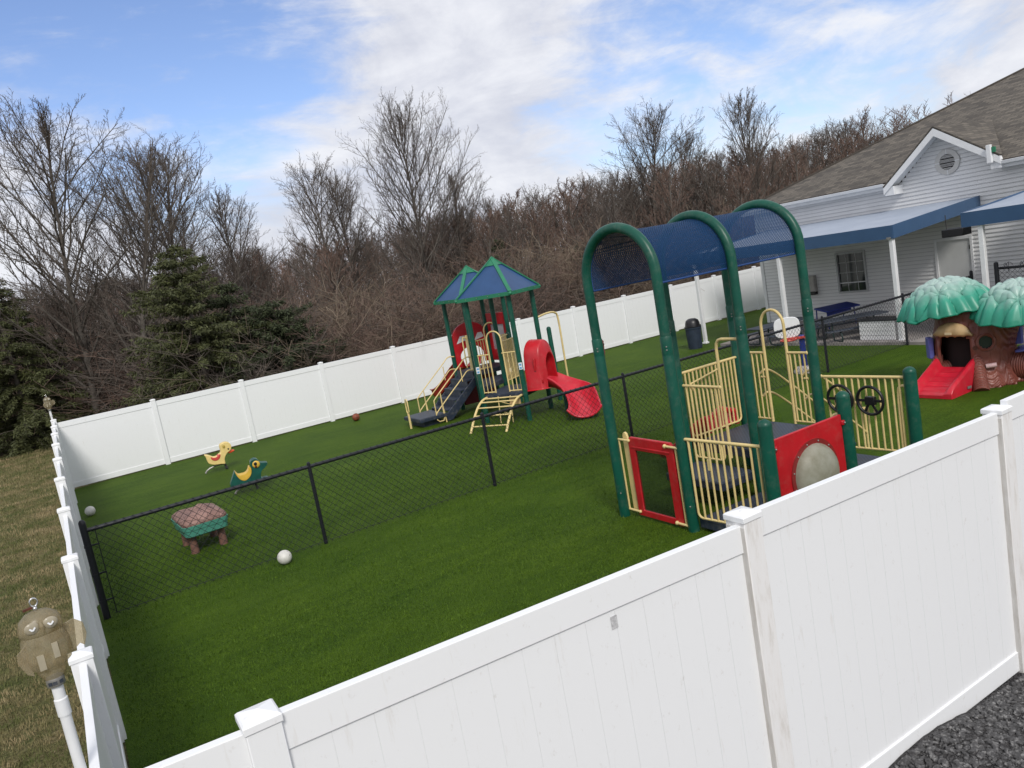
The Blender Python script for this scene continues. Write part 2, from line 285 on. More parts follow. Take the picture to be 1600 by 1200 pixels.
# ---------------------------------------------------------------- mesh helpers
class MB:
    def __init__(s): s.v = []; s.f = []; s.uv = None
    def add(s, vs, fs):
        o = len(s.v); s.v.extend([tuple(p) for p in vs]); s.f.extend([tuple(i+o for i in f) for f in fs]); return s
    def box(s, c, d, rz=0, mat=None):
        x, y, z = (k/2 for k in d); vs = [Vector((a*x, b*y, e*z)) for e in (-1, 1) for b in (-1, 1) for a in (-1, 1)]
        if mat is not None: vs = [mat @ p for p in vs]
        else:
            cr, sr = math.cos(rz), math.sin(rz); vs = [Vector((p.x*cr-p.y*sr+c[0], p.x*sr+p.y*cr+c[1], p.z+c[2])) for p in vs]
        return s.add(vs, [(0, 2, 3, 1), (4, 5, 7, 6), (0, 1, 5, 4), (2, 6, 7, 3), (0, 4, 6, 2), (1, 3, 7, 5)])
    def bar(s, a, b, wd, th, up=(0, 0, 1)):
        a, b = Vector(a), Vector(b); d = (b-a); l = d.length; d.normalize(); u = Vector(up)
        r = d.cross(u); r = r.normalized() if r.length > 1e-5 else Vector((1, 0, 0)); u = r.cross(d).normalized()
        mt = Matrix(((d.x, r.x, u.x, 0), (d.y, r.y, u.y, 0), (d.z, r.z, u.z, 0), (0, 0, 0, 1))); mt.translation = (a+b)/2
        return s.box(None, (l, wd, th), mat=mt)
    def tube(s, pts, r, n=8, cap=True):
        pts = [Vector(p) for p in pts]; k = len(pts)
        rs = r if isinstance(r, (list, tuple)) else [r]*k
        t0 = (pts[1]-pts[0]).normalized(); a = Vector((0, 0, 1)) if abs(t0.z) < .9 else Vector((1, 0, 0))
        u = t0.cross(a).normalized(); vs = []
        for i, p in enumerate(pts):
            t = (pts[min(i+1, k-1)]-pts[max(i-1, 0)])
            t = t.normalized() if t.length > 1e-9 else t0
            u = (u-t*u.dot(t)); u = u.normalized() if u.length > 1e-6 else t.orthogonal().normalized()
            w_ = t.cross(u)
            for j in range(n):
                an = 2*PI*j/n; vs.append(p+(u*math.cos(an)+w_*math.sin(an))*rs[i])
        fs = [(i*n+j, i*n+(j+1) % n, (i+1)*n+(j+1) % n, (i+1)*n+j) for i in range(k-1) for j in range(n)]
        if cap: fs += [tuple(range(n-1, -1, -1)), tuple((k-1)*n+j for j in range(n))]
        return s.add(vs, fs)
    def lathe(s, prof, n=24, c=(0, 0, 0), sx=1, sy=1):
        vs = [(c[0]+r*math.cos(2*PI*j/n)*sx, c[1]+r*math.sin(2*PI*j/n)*sy, c[2]+z) for r, z in prof for j in range(n)]
        k = len(prof); fs = [(i*n+j, i*n+(j+1) % n, (i+1)*n+(j+1) % n, (i+1)*n+j) for i in range(k-1) for j in range(n)]
        if prof[0][0] > 1e-4: fs.append(tuple(range(n-1, -1, -1)))
        if prof[-1][0] > 1e-4: fs.append(tuple((k-1)*n+j for j in range(n)))
        return s.add(vs, fs)
    def prism(s, poly, o, ex, ey, en, h):
        o, ex, ey, en = Vector(o), Vector(ex), Vector(ey), Vector(en); n = len(poly)
        vs = [o+ex*a+ey*b for a, b in poly]+[o+ex*a+ey*b+en*h for a, b in poly]
        return s.add(vs, [tuple(range(n-1, -1, -1)), tuple(range(n, 2*n))]+[(i, (i+1) % n, n+(i+1) % n, n+i) for i in range(n)])
    def ring(s, outer, inner, o, ex, ey, en, h):
        o, ex, ey, en = Vector(o), Vector(ex), Vector(ey), Vector(en); n = len(outer)
        vs = []
        for k in (0, h):
            for pl in (outer, inner): vs += [o+ex*a+ey*b+en*k for a, b in pl]
        fs = []
        for i in range(n):
            j = (i+1) % n
            fs += [(i, j, n+j, n+i), (2*n+i, 3*n+i, 3*n+j, 2*n+j), (i, 2*n+i, 2*n+j, j), (n+i, n+j, 3*n+j, 3*n+i)]
        return s.add(vs, fs)
    def ball(s, c, r, n=16, m=10, sc=(1, 1, 1)):
        prof = [(r*math.sin(PI*i/m), -r*math.cos(PI*i/m)) for i in range(m+1)]
        vs = [(c[0]+a*math.cos(2*PI*j/n)*sc[0], c[1]+a*math.sin(2*PI*j/n)*sc[1], c[2]+z*sc[2]) for a, z in prof for j in range(n)]
        return s.add(vs, [(i*n+j, i*n+(j+1) % n, (i+1)*n+(j+1) % n, (i+1)*n+j) for i in range(m) for j in range(n)])
    def mesh(s, name, smooth=True, ang=38):
        me = bpy.data.meshes.new(name); me.from_pydata(s.v, [], s.f); me.validate(); me.update()
        if smooth:
            me.polygons.foreach_set('use_smooth', [True]*len(me.polygons)); me.set_sharp_from_angle(angle=R(ang))
        return me
    def build(s, name, mat, parent=None, smooth=True, bevel=0, ang=38, seg=2):
        o = bpy.data.objects.new(name, s.mesh(name, smooth, ang)); C.objects.link(o); o.data.materials.append(MT[mat] if isinstance(mat, str) else mat)
        if parent: o.parent = parent
        if bevel:
            b = o.modifiers.new('bevel', 'BEVEL'); b.width = bevel; b.segments = seg; b.limit_method = 'ANGLE'; b.angle_limit = R(35)
        return o
def tag(o, label=None, cat=None, group=None, kind=None):
    if label: o['label'] = label
    if cat: o['category'] = cat
    if group: o['group'] = group
    if kind: o['kind'] = kind
    return o
def thing(name, loc, label, cat, rz=0, group=None):
    o = bpy.data.objects.new(name, None); C.objects.link(o); o.location = loc; o.rotation_euler = (0, 0, rz); o.empty_display_size = .2
    return tag(o, label, cat, group)
CH = {}
def kids(o): return [c for c in o.children]
def copy_tree(o, parent=None):
    c = o.copy(); C.objects.link(c); c.parent = parent
    for ch in kids(o): copy_tree(ch, c)
    return c
def arc(cx, cy, r, a0, a1, n): return [(cx+r*math.cos(R(a0+(a1-a0)*i/n)), cy+r*math.sin(R(a0+(a1-a0)*i/n))) for i in range(n+1)]
def bez(p, n):
    p = [Vector(q) for q in p]; out = []
    for i in range(len(p)-1):
        a, b, c, d = p[max(i-1, 0)], p[i], p[i+1], p[min(i+2, len(p)-1)]
        for k in range(n):
            t = k/n; out.append(.5*((2*b)+(c-a)*t+(2*a-5*b+4*c-d)*t*t+(3*b-a-3*c+d)*t**3))
    out.append(p[-1]); return out
def sheet(name, x0, x1, y0, y1, z, mat, nx=1, ny=1, hf=None, parent=None):
    b = MB(); vs = []
    for j in range(ny+1):
        for i in range(nx+1):
            x, y = x0+(x1-x0)*i/nx, y0+(y1-y0)*j/ny; vs.append((x, y, z+(hf(x, y) if hf else 0)))
    b.add(vs, [(j*(nx+1)+i, j*(nx+1)+i+1, (j+1)*(nx+1)+i+1, (j+1)*(nx+1)+i) for j in range(ny) for i in range(nx)])
    return b.build(name, mat, parent)

# ---------------------------------------------------------------- ground
def hill(x, y):
    d = math.hypot(x, y); t = max(0, min(1, (d-60)/150)); return 5.0*t*t*(3-2*t)
tag(sheet('ground', -700, 900, -200, 1100, -.02, 'lawn', 2, 2), kind='structure')
b = MB()
vs = []; rings = [0, 4, 10, 20, 35, 55, 80, 110, 150, 210, 300, 500]
NA = 48
for q in rings:
    for i in range(NA+1):
        a = R(-62+138*i/NA); base = 26.6+ (0 if a < 0.03 else 0)
        # inner edge follows the wood's edge behind the fence, then fans out
        dx, dy = math.sin(a), math.cos(a); y0_ = 25.3+11.4*max(0, min(1, (1.6-math.degrees(a))/1.6)); t = y0_/max(dy, .32); d = t+q
        vs.append((dx*d, dy*d, -.012+hill(dx*d, dy*d)))
fs = [(k*(NA+1)+i, k*(NA+1)+i+1, (k+1)*(NA+1)+i+1, (k+1)*(NA+1)+i) for k in range(len(rings)-1) for i in range(NA)]
b.add(vs, fs); tag(b.build('woodland_floor', 'litter'), kind='structure')
tag(sheet('turf', -.21, 34, 2.895, 23.86, 0.0, 'turf', 60, 40, lambda x, y: .012*noise.noise(Vector((x*.7, y*.7, 0)))-.004), kind='structure')
# gravel bank the camera side of the near fence
def gz(x, y):
    n = .5*noise.noise(Vector((x*2.3, y*2.3, 1)))+.3*noise.noise(Vector((x*6, y*6, 4)))+.2*noise.noise(Vector((x*17, y*17, 7)))
    e = max(0, min(1, (x+1.2)/1.4)); up = max(0, 2.72-y)
    mnd = .075*math.exp(-((x-4.05)/.55)**2)*math.exp(-(up/.5)**2)
    return e*(.372+.035*n+mnd+.03*min(1, up*2.5)+.02*up)-.02*(1-e)
tag(sheet('gravel_ground', -1.4, 12, -6, 2.90, 0, 'gravel', 260, 160, gz), kind='structure')
random.seed(4)
b = MB()
ico = [(0, 0, 1), (.89, 0, .45), (.28, .85, .45), (-.72, .53, .45), (-.72, -.53, .45), (.28, -.85, .45), (.72, .53, -.45), (-.28, .85, -.45), (-.89, 0, -.45), (-.28, -.85, -.45), (.72, -.53, -.45), (0, 0, -1)]
icf = [(0, 1, 2), (0, 2, 3), (0, 3, 4), (0, 4, 5), (0, 5, 1), (1, 6, 2), (2, 7, 3), (3, 8, 4), (4, 9, 5), (5, 10, 1), (6, 7, 2), (7, 8, 3), (8, 9, 4), (9, 10, 5), (10, 6, 1), (11, 7, 6), (11, 8, 7), (11, 9, 8), (11, 10, 9), (11, 6, 10)]
for i in range(7500):
    x, y = random.uniform(2.9, 6.4), 2.79-abs(random.gauss(0, .62))
    s_ = .006+.019*random.random()**2.2
    sc = (s_*random.uniform(.8, 1.9), s_*random.uniform(.6, 1.2), s_*random.uniform(.45, .9)); mt = Matrix.Rotation(random.uniform(0, 6.3), 4, 'Z') @ Matrix.Rotation(random.gauss(0, .4), 4, 'X')
    z = gz(x, y)
    y = min(y, 2.785-s_*1.6)
    b.add([(mt @ Vector((p[0]*sc[0]*random.uniform(.8, 1.2), p[1]*sc[1]*random.uniform(.8, 1.2), p[2]*sc[2])))+Vector((x, y, z+sc[2]*.35)) for p in ico], icf)
tag(b.build('gravel_stones', 'stone', smooth=False), 'loose dark grey gravel stones banked against the near white fence', 'gravel', kind='stuff')
tag(MB().prism([(0, 0), (.05, .012), (.11, .004), (.06, -.012)], (5.02, 2.5, gz(5.02, 2.5)+.03), (1, .2, .05), (-.2, 1, .3), (0, 0, 1), .004).build('fallen_leaf', 'frogyel'), 'single small yellow fallen leaf lying on the gravel', 'leaf')
# short blades that give the turf and the lawn their nap
random.seed(11)
def blades(name, n, pick, h, wd, mat):
    b = MB(); vs = []; fs = []
    for i in range(n):
        x, y, k = pick(); a = random.uniform(0, 6.28); hh = h*random.uniform(.5, 1.2)*k; ln = random.gauss(0, .6)*hh
        dx, dy = math.cos(a)*wd*k, math.sin(a)*wd*k; o = len(vs)
        vs += [(x-dx, y-dy, -.004), (x+dx, y+dy, -.004), (x-dy/wd*ln/k if k else x, y+dx/wd*ln/k, hh)]
        fs.append((o, o+1, o+2))
    b.v, b.f = vs, fs; return b.build(name, mat, smooth=False)
def turfpick():
    y = 2.9+ (random.random()**1.7)*14; x = random.uniform(-.15, .4+ y*.95+1.5); return x, y, 1+.03*y
tag(blades('turf_blades', 170000, turfpick, .020, .0035, 'blade_turf'), 'short green artificial turf pile covering the play yard', 'turf', kind='stuff')
def lawnpick():
    y = 2.6+(random.random()**1.6)*33; x = -.36-random.random()*(.45+.13*y); return x, y, 1+.035*y
tag(blades('dry_lawn_grass', 90000, lawnpick, .030, .0035, 'blade_lawn'), 'dormant brown and green lawn grass outside the left fence', 'grass', kind='stuff')

# ---------------------------------------------------------------- white vinyl fences
def shear(b, Lh, H, dz):
    b.v = [(x, y, z+(dz*(x/Lh-.5) if z > H*.5 else 0)) for x, y, z in b.v]; return b
def board_mesh(Lh, H, pitch=.17):
    b = MB(); z0, z1 = .12, H-.12; n = max(1, round(Lh/pitch)); p = Lh/n; g = .0012
    for i in range(n):
        b.box((p*(i+.5), 0, (z0+z1)/2), (p-g, .022, z1-z0))
    b.box((Lh/2, 0, (z0+z1)/2), (Lh-.002, .018, z1-z0-.004))
    return b
def fence_post(parent, x, y, z0, z1, rz=0, mat='vinyl'):
    p = MB().box((0, 0, (z0+z1-.03)/2), (.127, .127, z1-.03-z0)).build('fence_post', mat, parent, bevel=.004)
    p.location = (x, y, 0); p.rotation_euler = (0, 0, rz)
    c = MB(); s_ = .07
    vs = [(a*s_, d*s_, e) for e in (z1-.034, z1-.006) for a, d in ((-1, -1), (1, -1), (1, 1), (-1, 1))]+[(a*.062, d*.062, z1+.001) for a, d in ((-1, -1), (1, -1), (1, 1), (-1, 1))]+[(0, 0, z1+.017)]
    c.add(vs, [(3, 2, 1, 0)]+[(i, (i+1) % 4, 4+(i+1) % 4, 4+i) for i in range(4)]+[(4+i, 4+(i+1) % 4, 8+(i+1) % 4, 8+i) for i in range(4)]+[(8+i, 8+(i+1) % 4, 12) for i in range(4)])
    c.build('post_cap', 'vinyl', p, bevel=.002, ang=15)
    return p
PMC = {}
def fence_panel(parent, a, b_, z0, za, zb, mat='vinyl'):
    a, b_ = Vector((a[0], a[1], 0)), Vector((b_[0], b_[1], 0)); d = b_-a; Lh = d.length-.122; d.normalize()
    H = (za+zb)/2-z0; key = (round(Lh, 2), round(H, 2), mat, round(zb-za, 3))
    if key not in PMC:
        PMC[key] = (shear(board_mesh(Lh, H), Lh, H, zb-za).mesh('fence_panel', False),
                    shear(MB().box((Lh/2, 0, H-.0725), (Lh, .045, .145)), Lh, H, zb-za).mesh('top_rail', False), MB().box((Lh/2, 0, .07), (Lh, .045, .14)).mesh('bottom_rail', False))
        for q in PMC[key]: q.materials.append(MT[mat])
    ms = PMC[key]
    p = bpy.data.objects.new('fence_panel', ms[0]); C.objects.link(p); p.parent = parent
    p.location = (a.x+d.x*.061, a.y+d.y*.061, z0); p.rotation_euler = (0, 0, math.atan2(d.y, d.x))
    for nm, me in (('top_rail', ms[1]), ('bottom_rail', ms[2])):
        o = bpy.data.objects.new(nm, me); C.objects.link(o); o.parent = p
        bv = o.modifiers.new('bevel', 'BEVEL'); bv.width = .003; bv.segments = 2
    return p
YB = 23.90
bf = thing('white_fence', (0, YB, 0), 'tall white vinyl privacy fence along the back below the woods', 'fence')
for i in range(14):
    x = -.25+2.44*i
    fence_post(bf, x, 0, -.05, 1.885 if i else 1.93)
    if i < 13: fence_panel(bf, (x, 0), (x+2.44, 0), .03, 1.825, 1.825)
lf = thing('white_fence', (-.25, 0, 0), 'white vinyl privacy fence running away from the camera between lawn and turf', 'fence')
LP = [(2.77, 2.33), (5.55, 1.87), (8.25, 1.865), (10.62, 1.90), (12.85, 1.95), (15.1, 1.965), (17.3, 1.98), (19.5, 1.98), (21.7, 1.95), (YB, 1.93)]
for i, (y, z) in enumerate(LP):
    if 0 < i < 9: fence_post(lf, 0, y, -.05, z)
    if i < 9:
        z2 = min(z, LP[i+1][1])-.055; z1 = z2
        if i == 0: z1, z2 = 1.83, 1.81
        fence_panel(lf, (0, y), (0, LP[i+1][0]), .03, z1, z2)
YN = 2.77+.0635
nf = thing('white_fence', (0, YN, 0), 'scuffed white vinyl privacy fence nearest the camera above the gravel', 'fence')
NP = [(-.25, 2.345), (.345, 2.362), (2.835, 2.318), (5.275, 2.268), (7.72, 2.27), (10.16, 2.27)]
for i, (x, z) in enumerate(NP):
    p = fence_post(nf, x, 0, .0, z, 0, 'vinyl_grimy' if i > 1 else 'vinyl')
    if 1 < i < 4:   # grime washed down the sheltered left side of the post
        MB().box((x-.0655, 0, (z+.0)/2-.02), (.003, .120, z-.08)).build('grime_streak', 'vinyl_stain', p).location = (-x, 0, 0)
NT = [(2.345, 2.325), (2.343, 2.266), (2.309, 2.245), (2.30, 2.27), (2.27, 2.27)]
for i in range(5):
    za, zb = NT[i]; fence_panel(nf, (NP[i][0], -.015), (NP[i+1][0], -.015), .385 if i != 2 else .388, za, zb, 'vinyl')
# scraps of a torn sticker and a scribble on the near panel
MB().box((1.915, -.0295, 2.085), (.036, .002, .062), 0).build('torn_sticker', plain('grey_sticker', (.48, .48, .49), .6, .35, 60), nf)

# ---------------------------------------------------------------- chain link fence
def chain(name, parent, Lh, z0, z1, r=.0036, dd=.115):
    b = MB(); H = z1-z0; k = 1.0
    n = int((Lh+H)/dd)+1
    for sgn in (1, -1):
        for i in range(n+1):
            s0 = i*dd-(H if sgn > 0 else 0)
            xa, xb = (s0, s0+H) if sgn > 0 else (s0, s0-H)
            za, zb = z0, z1
            def cl(xa, za, xb, zb):
                for lim, sg in ((0, 1), (Lh, -1)):
                    fa, fb = (xa-lim)*sg, (xb-lim)*sg
                    if fa < 0 and fb < 0: return None
                    if fa < 0: t = fa/(fa-fb); xa, za = xa+(xb-xa)*t, za+(zb-za)*t
                    elif fb < 0: t = fb/(fb-fa); xb, zb = xb+(xa-xb)*t, zb+(za-zb)*t
                return xa, za, xb, zb
            q = cl(xa, za, xb, zb)
            if q is None or abs(q[0]-q[2]) < .01: continue
            b.tube([(q[0], .0035*sgn, q[1]), (q[2], .0035*sgn, q[3])], r, 3, False)
    return b.build(name, 'black', parent, smooth=False)
YC = 12.03
cf = thing('chain_link_fence', (-.12, YC, 0), 'long low black chain link fence crossing the middle of the turf yard', 'fence')
CX = [0, 3.16, 6.30, 9.50, 12.55, 15.53, 18.69, 21.85]
for i, x in enumerate(CX):
    t = i in (0, 7); r = .046 if t else .030
    o = MB().lathe([(r, -.05), (r, 1.30 if not t else 1.36), (r*.95, 1.33 if not t else 1.40), (r*.5, 1.345 if not t else 1.425), (0, 1.35 if not t else 1.43)], 12).build('terminal_post' if t else 'line_post', 'black', cf)
    o.location = (x, 0, 0)
MB().tube([(0, 0, 1.27), (21.85, 0, 1.27)], .029, 10).build('top_rail', 'black', cf)
o = MB()
o.box((.13, .0, .64), (.012, .022, 1.22))
for z in (.25, .64, 1.05): o.lathe([(.052, z-.015), (.052, z+.015)], 12); o.box((.075, 0, z), (.13, .012, .022))
o.build('tension_bar', 'black', cf)
chain('chain_mesh', cf, 21.75, .02, 1.315).location = (.06, -.03, 0)
MB().tube([(.1, -.03, .05), (21.8, -.03, .05)], .004, 4).build('tension_wire', 'black', cf)
gf = thing('chain_link_gate', (19.35, 10.12, 0), 'taller black chain link gate fence beside the porch at the right edge', 'fence', R(-90))
for x in (0, 2.9, 5.8):
    o = MB().lathe([(.05, -.05), (.05, 1.78), (.045, 1.82), (0, 1.84)], 12).build('gate_post', 'black', gf); o.location = (x, 0, 0)
MB().tube([(0, 0, 1.68), (5.8, 0, 1.68)], .03, 10).build('top_rail', 'black', gf)
chain('chain_mesh', gf, 5.7, .05, 1.72, .004).location = (.05, -.03, 0)
o = MB()
for k in range(3):
    x = .25+k*.35; o.tube([(x+.12*math.cos(t*.5)*(1-t*.06), 0, 1.74+.05*math.sin(t*.5)+.012*t*math.sin(t)) for t in range(14)], .006, 5)
o.build('loose_wire', 'black', gf)

# ---------------------------------------------------------------- near play structure
ns = thing('play_structure', (6.5, 7.4, 0), 'large arched green play structure with two blue mesh tunnel canopies behind the near fence', 'play structure')
OX, OY = 6.5, 7.4
def P(x, y, z): return (x-OX, y-OY, z)
AX = [(6.45, 6.55), (7.80, 7.87), (9.08, 9.23)]; YL, YR, YS = 8.72, 7.43, 6.13
ZS, AR = 3.36, (YL-YR)/2
YM = (YL+YR)/2
def archpts(xl, xr, rr=AR, z0=None, n=22):
    pts = []
    if z0 is not None: pts.append(P(xl, YM+rr, z0))
    for i in range(n+1):
        a = PI*i/n; t = (1-math.cos(a))/2; pts.append(P(xl+(xr-xl)*t, YM+rr*math.cos(a), ZS+rr*math.sin(a)))
    if z0 is not None: pts.append(P(xr, YM-rr, z0))
    return pts
for xl, xr in AX:
    MB().tube(archpts(xl, xr, z0=-.05), .067, 16).build('support_arch', 'green', ns, ang=60)
    for x, y in ((xl, YL), (xr, YR)):
        for zb_, s_ in ((2.40, 1), (2.44, 1), (.35, 1)): MB().ball(P(x-.055, y-.052, zb_), .011, 8, 5).build('bolt', 'steel', ns)
        MB().lathe([(.0675, -.04), (.0745, -.035), (.0745, 2.32), (.0725, 2.33), (.0745, 2.34), (.0745, 2.55), (.0675, 2.57)], 16, P(x, y, 0)).build('post_sleeve', 'green', ns)
for k in (0, 1):
    b = MB(); n, mseg = 28, 8; vs = []
    for j in range(mseg+1):
        t = .03+.94*j/mseg
        row = [P(0, YM+AR-.055, 3.20)]; 
        pl = []
        for i in range(n+1):
            a = PI*i/n; q = (1-math.cos(a))/2
            xl = AX[k][0]+(AX[k][1]-AX[k][0])*q; xr_ = AX[k+1][0]+(AX[k+1][1]-AX[k+1][0])*q
            sag = -.012*math.sin(PI*t)
            pl.append(P(xl+(xr_-xl)*t, YM+(AR-.05+sag)*math.cos(a), ZS+(AR-.05+sag)*math.sin(a)))
        pl = [(pl[0][0], pl[0][1]-.008, 3.225)]+pl+[(pl[-1][0], pl[-1][1]+.008, 3.225)]
        vs += pl
    w_ = n+3
    b.add(vs, [(j*w_+i, j*w_+i+1, (j+1)*w_+i+1, (j+1)*w_+i) for j in range(mseg) for i in range(w_-1)])
    cp = b.build('mesh_canopy', 'canopy', ns, ang=80)
    e = MB()
    for idx in (0, w_-1): e.tube([(vs[idx][0], vs[idx][1], 3.225), (vs[mseg*w_+idx][0], vs[mseg*w_+idx][1], 3.225)], .013, 8)
    for j in (0, mseg): e.tube([vs[j*w_+i] for i in range(w_)], .008, 6)
    for j in (0, mseg):
        for i in (1, 6, 12, 18, 24, 29): e.ball(vs[j*w_+i], .013, 6, 4)
    e.build('canopy_hem', plain('blue_hem', (.012, .05, .18), .45, .1, 4), cp)
# decks: a rim and a perforated top
def deck(parent, poly, z, th, name='deck'):
    d = MB().prism(poly, (0, 0, z-th), (1, 0, 0), (0, 1, 0), (0, 0, 1), th-.004).build(name, 'navy', parent, smooth=False, bevel=.012)
    cx, cy = sum(p[0] for p in poly)/len(poly), sum(p[1] for p in poly)/len(poly)
    pp = [(cx+(x-cx)*.94, cy+(y-cy)*.94) for x, y in poly]
    MB().prism(pp, (0, 0, z-.008), (1, 0, 0), (0, 1, 0), (0, 0, 1), .010).build('deck_grating', 'deck', d, smooth=False)
    return d
def rect(x0, x1, y0, y1): return [(x0-OX, y0-OY), (x1-OX, y0-OY), (x1-OX, y1-OY), (x0-OX, y1-OY)]
deck(ns, rect(6.60, 7.80, 6.18, 7.36), .17, .13, 'ground_deck')
deck(ns, rect(7.92, 9.24, 7.50, 8.66), .70, .14, 'upper_deck')
deck(ns, rect(7.22, 7.88, 7.52, 8.62), .42, .12, 'step_deck')
deck(ns, rect(8.02, 9.36, 6.18, 7.36), .31, .14, 'side_deck')
# short domed posts
for x in (6.66, 8.06, 9.44):
    MB().lathe([(.083, -.04), (.083, 1.49)]+[(.083*math.cos(R(a)), 1.49+.075*math.sin(R(a))) for a in range(10, 91, 16)], 18, P(x, YS, 0)).build('short_post', 'green', ns)
def bars(parent, a, b_, z0, z1, n, r=.014, rail=.021, name='bar_panel', rounded=.07, top=True, ends=True):
    """upright bars between a top rail and a bottom rail, from a to b (xy)"""
    a, b_ = Vector((*a, 0)), Vector((*b_, 0)); m_ = MB(); d = (b_-a); Ln = d.length; d.normalize()
    def q(s, z): p = a+d*s; return (p.x-OX, p.y-OY, z)
    if top:
        m_.tube([q(0, z1), q(Ln, z1)], rail, 10)
        if ends:
            for s in (0, Ln): m_.ball(q(s, z1), rail*1.55, 10, 6)
    s0, s1 = .09, Ln-.09
    path = [q(s0, z1)]+[q(s0, z0+rounded)]+[q(s0+rounded*(1-math.cos(R(t))), z0+rounded*(1-math.sin(R(t)))) for t in (22, 45, 68, 90)]
    path += [q(s1-rounded*(1-math.cos(R(t))), z0+rounded*(1-math.sin(R(t)))) for t in (90, 68, 45, 22)]+[q(s1, z0+rounded), q(s1, z1)]
    m_.tube(path, r*1.15, 8)
    for i in range(1, n): s = s0+(s1-s0)*i/n; m_.tube([q(s, z0), q(s, z1)], r, 8)
    return m_.build(name, 'cream', parent, ang=60)
bars(ns, (6.55, 7.40), (6.66, 6.18), .20, 1.235, 10)
bars(ns, (9.30, 7.40), (9.42, 6.18), .40, 1.425, 11)
bars(ns, (7.84, 8.70), (9.06, 8.70), .76, 1.76, 13)
bars(ns, (7.82, 8.68), (7.85, 7.93), .50, 1.585, 7)
o = MB()
o.tube([P(7.86, 7.46, 2.27), P(7.86, 7.80, 2.27), P(7.86, 7.86, 2.255), P(7.86, 7.90, 2.21), P(7.86, 7.915, 2.13), P(7.86, 7.915, .55)], .022, 10)
o.build('grab_pole', 'cream', ns)
MB().tube([P(7.88, 8.5, 1.5), P(7.88, 8.55, 1.6), P(8.6, 8.70, 1.66)], .014, 8).build('brace_rail', 'cream', ns)
MB().box(P(6.585, 7.02, .93), (.02, .05, .14)).build('latch_plate', 'cream', ns)
# hoop entry on the far side of the upper deck with bars both sides and stair handrails beyond
o = MB(); hx = 9.18
hoop = [P(hx, 8.26, .72), P(hx, 8.26, 2.22)]+[P(hx, 8.05+.21*math.cos(R(t)), 2.22+.23*math.sin(R(t))) for t in range(12, 180, 14)]+[P(hx, 7.84, 2.22), P(hx, 7.84, .72)]
o.tube(hoop, .022, 10)
for ya, yb in ((8.66, 8.26), (7.84, 7.48)):
    o.tube([P(hx, ya, 1.80), P(hx, yb, 1.80)], .019, 8); o.ball(P(hx, ya if ya > 8.4 else yb, 1.80), .032, 8, 5)
    for i in range(4): y = ya+(yb-ya)*(i+.6)/4.4; o.tube([P(hx, y, .76), P(hx, y, 1.80)], .013, 8)
    o.tube([P(hx, ya, .76), P(hx, yb, .76)], .015, 8)
    o.tube([P(hx, ya*.3+yb*.7, 1.42), P(hx, yb*.9+ya*.1, 1.42)], .016, 8)
o.build('entry_hoop', 'cream', ns, ang=60)
for y in (8.42, 7.62):
    o = MB()
    for dz in (0, -.36):
        o.tube(bez([P(9.20, y, 1.46+dz), P(9.34, y, 1.50+dz), P(9.62, y, 1.34+dz), P(10.35, y, .74+dz), P(10.5, y, .60+dz)], 6), .017, 8)
    o.tube([P(10.5, y, .66), P(10.5, y, -.02)], .018, 8)
    o.build('stair_handrail', 'cream', ns)
o = MB()
for i in range(3): o.box(P(9.42+.3*i, 8.02, .50-.17*i), (.32, .86, .05)); o.box(P(9.28+.3*i, 8.02, .58-.17*i), (.02, .86, .17))
o.build('steps', 'navy', ns, smooth=False, bevel=.01)
# red gate panel with smoked window
gx = 6.53
o = MB()
out = [(7.57, .03), (8.47, .03), (8.47, 1.13), (8.43, 1.17), (7.62, 1.17), (7.57, 1.13)]; inn = [(7.72, .115), (8.35, .115), (8.35, .97), (8.33, .985), (7.74, .985), (7.72, .97)]
o.ring([(y-OY, z) for y, z in out], [(y-OY, z) for y, z in inn], (gx-OX-.02, 0, 0), (0, 1, 0), (0, 0, 1), (1, 0, 0), .045)
gp = o.build('window_gate', 'red', ns, bevel=.012)
MB().box(P(gx, 8.035, .55), (.008, .66, .90)).build('window_pane', 'acrylic', gp)
MB().box(P(gx-.022, 8.03, 1.03), (.012, .78, .025)).build('panel_rib', 'red', gp, bevel=.005)
o = MB(); o.prism([(8.515, .08), (8.615, .08), (8.615, 1.16), (8.60, 1.20), (8.565, 1.22), (8.53, 1.20), (8.515, 1.16)], P(gx+.01, 0, 0), (0, 1, 0), (0, 0, 1), (1, 0, 0), .035)
o.build('gate_stile', 'cream', ns, bevel=.006)
o = MB()
for ya, yb, z in ((8.72, 8.44, 1.12), (8.72, 8.42, .09), (7.70, 7.46, 1.12), (7.68, 7.44, .07)):
    o.tube([P(gx-.03, ya, z), P(gx-.03, yb, z)], .017, 8); o.ball(P(gx-.03, ya, z), .03, 8, 5); o.ball(P(gx-.03, yb, z), .024, 8, 5)
o.tube([P(gx-.03, 8.65, .1), P(gx-.03, 8.65, 1.12)], .014, 8); o.tube([P(gx-.01, 7.52, .07), P(gx-.01, 7.52, 1.12)], .018, 8)
o.box(P(gx, 7.50, .85), (.03, .05, .5)); o.build('gate_bracket', 'cream', ns)
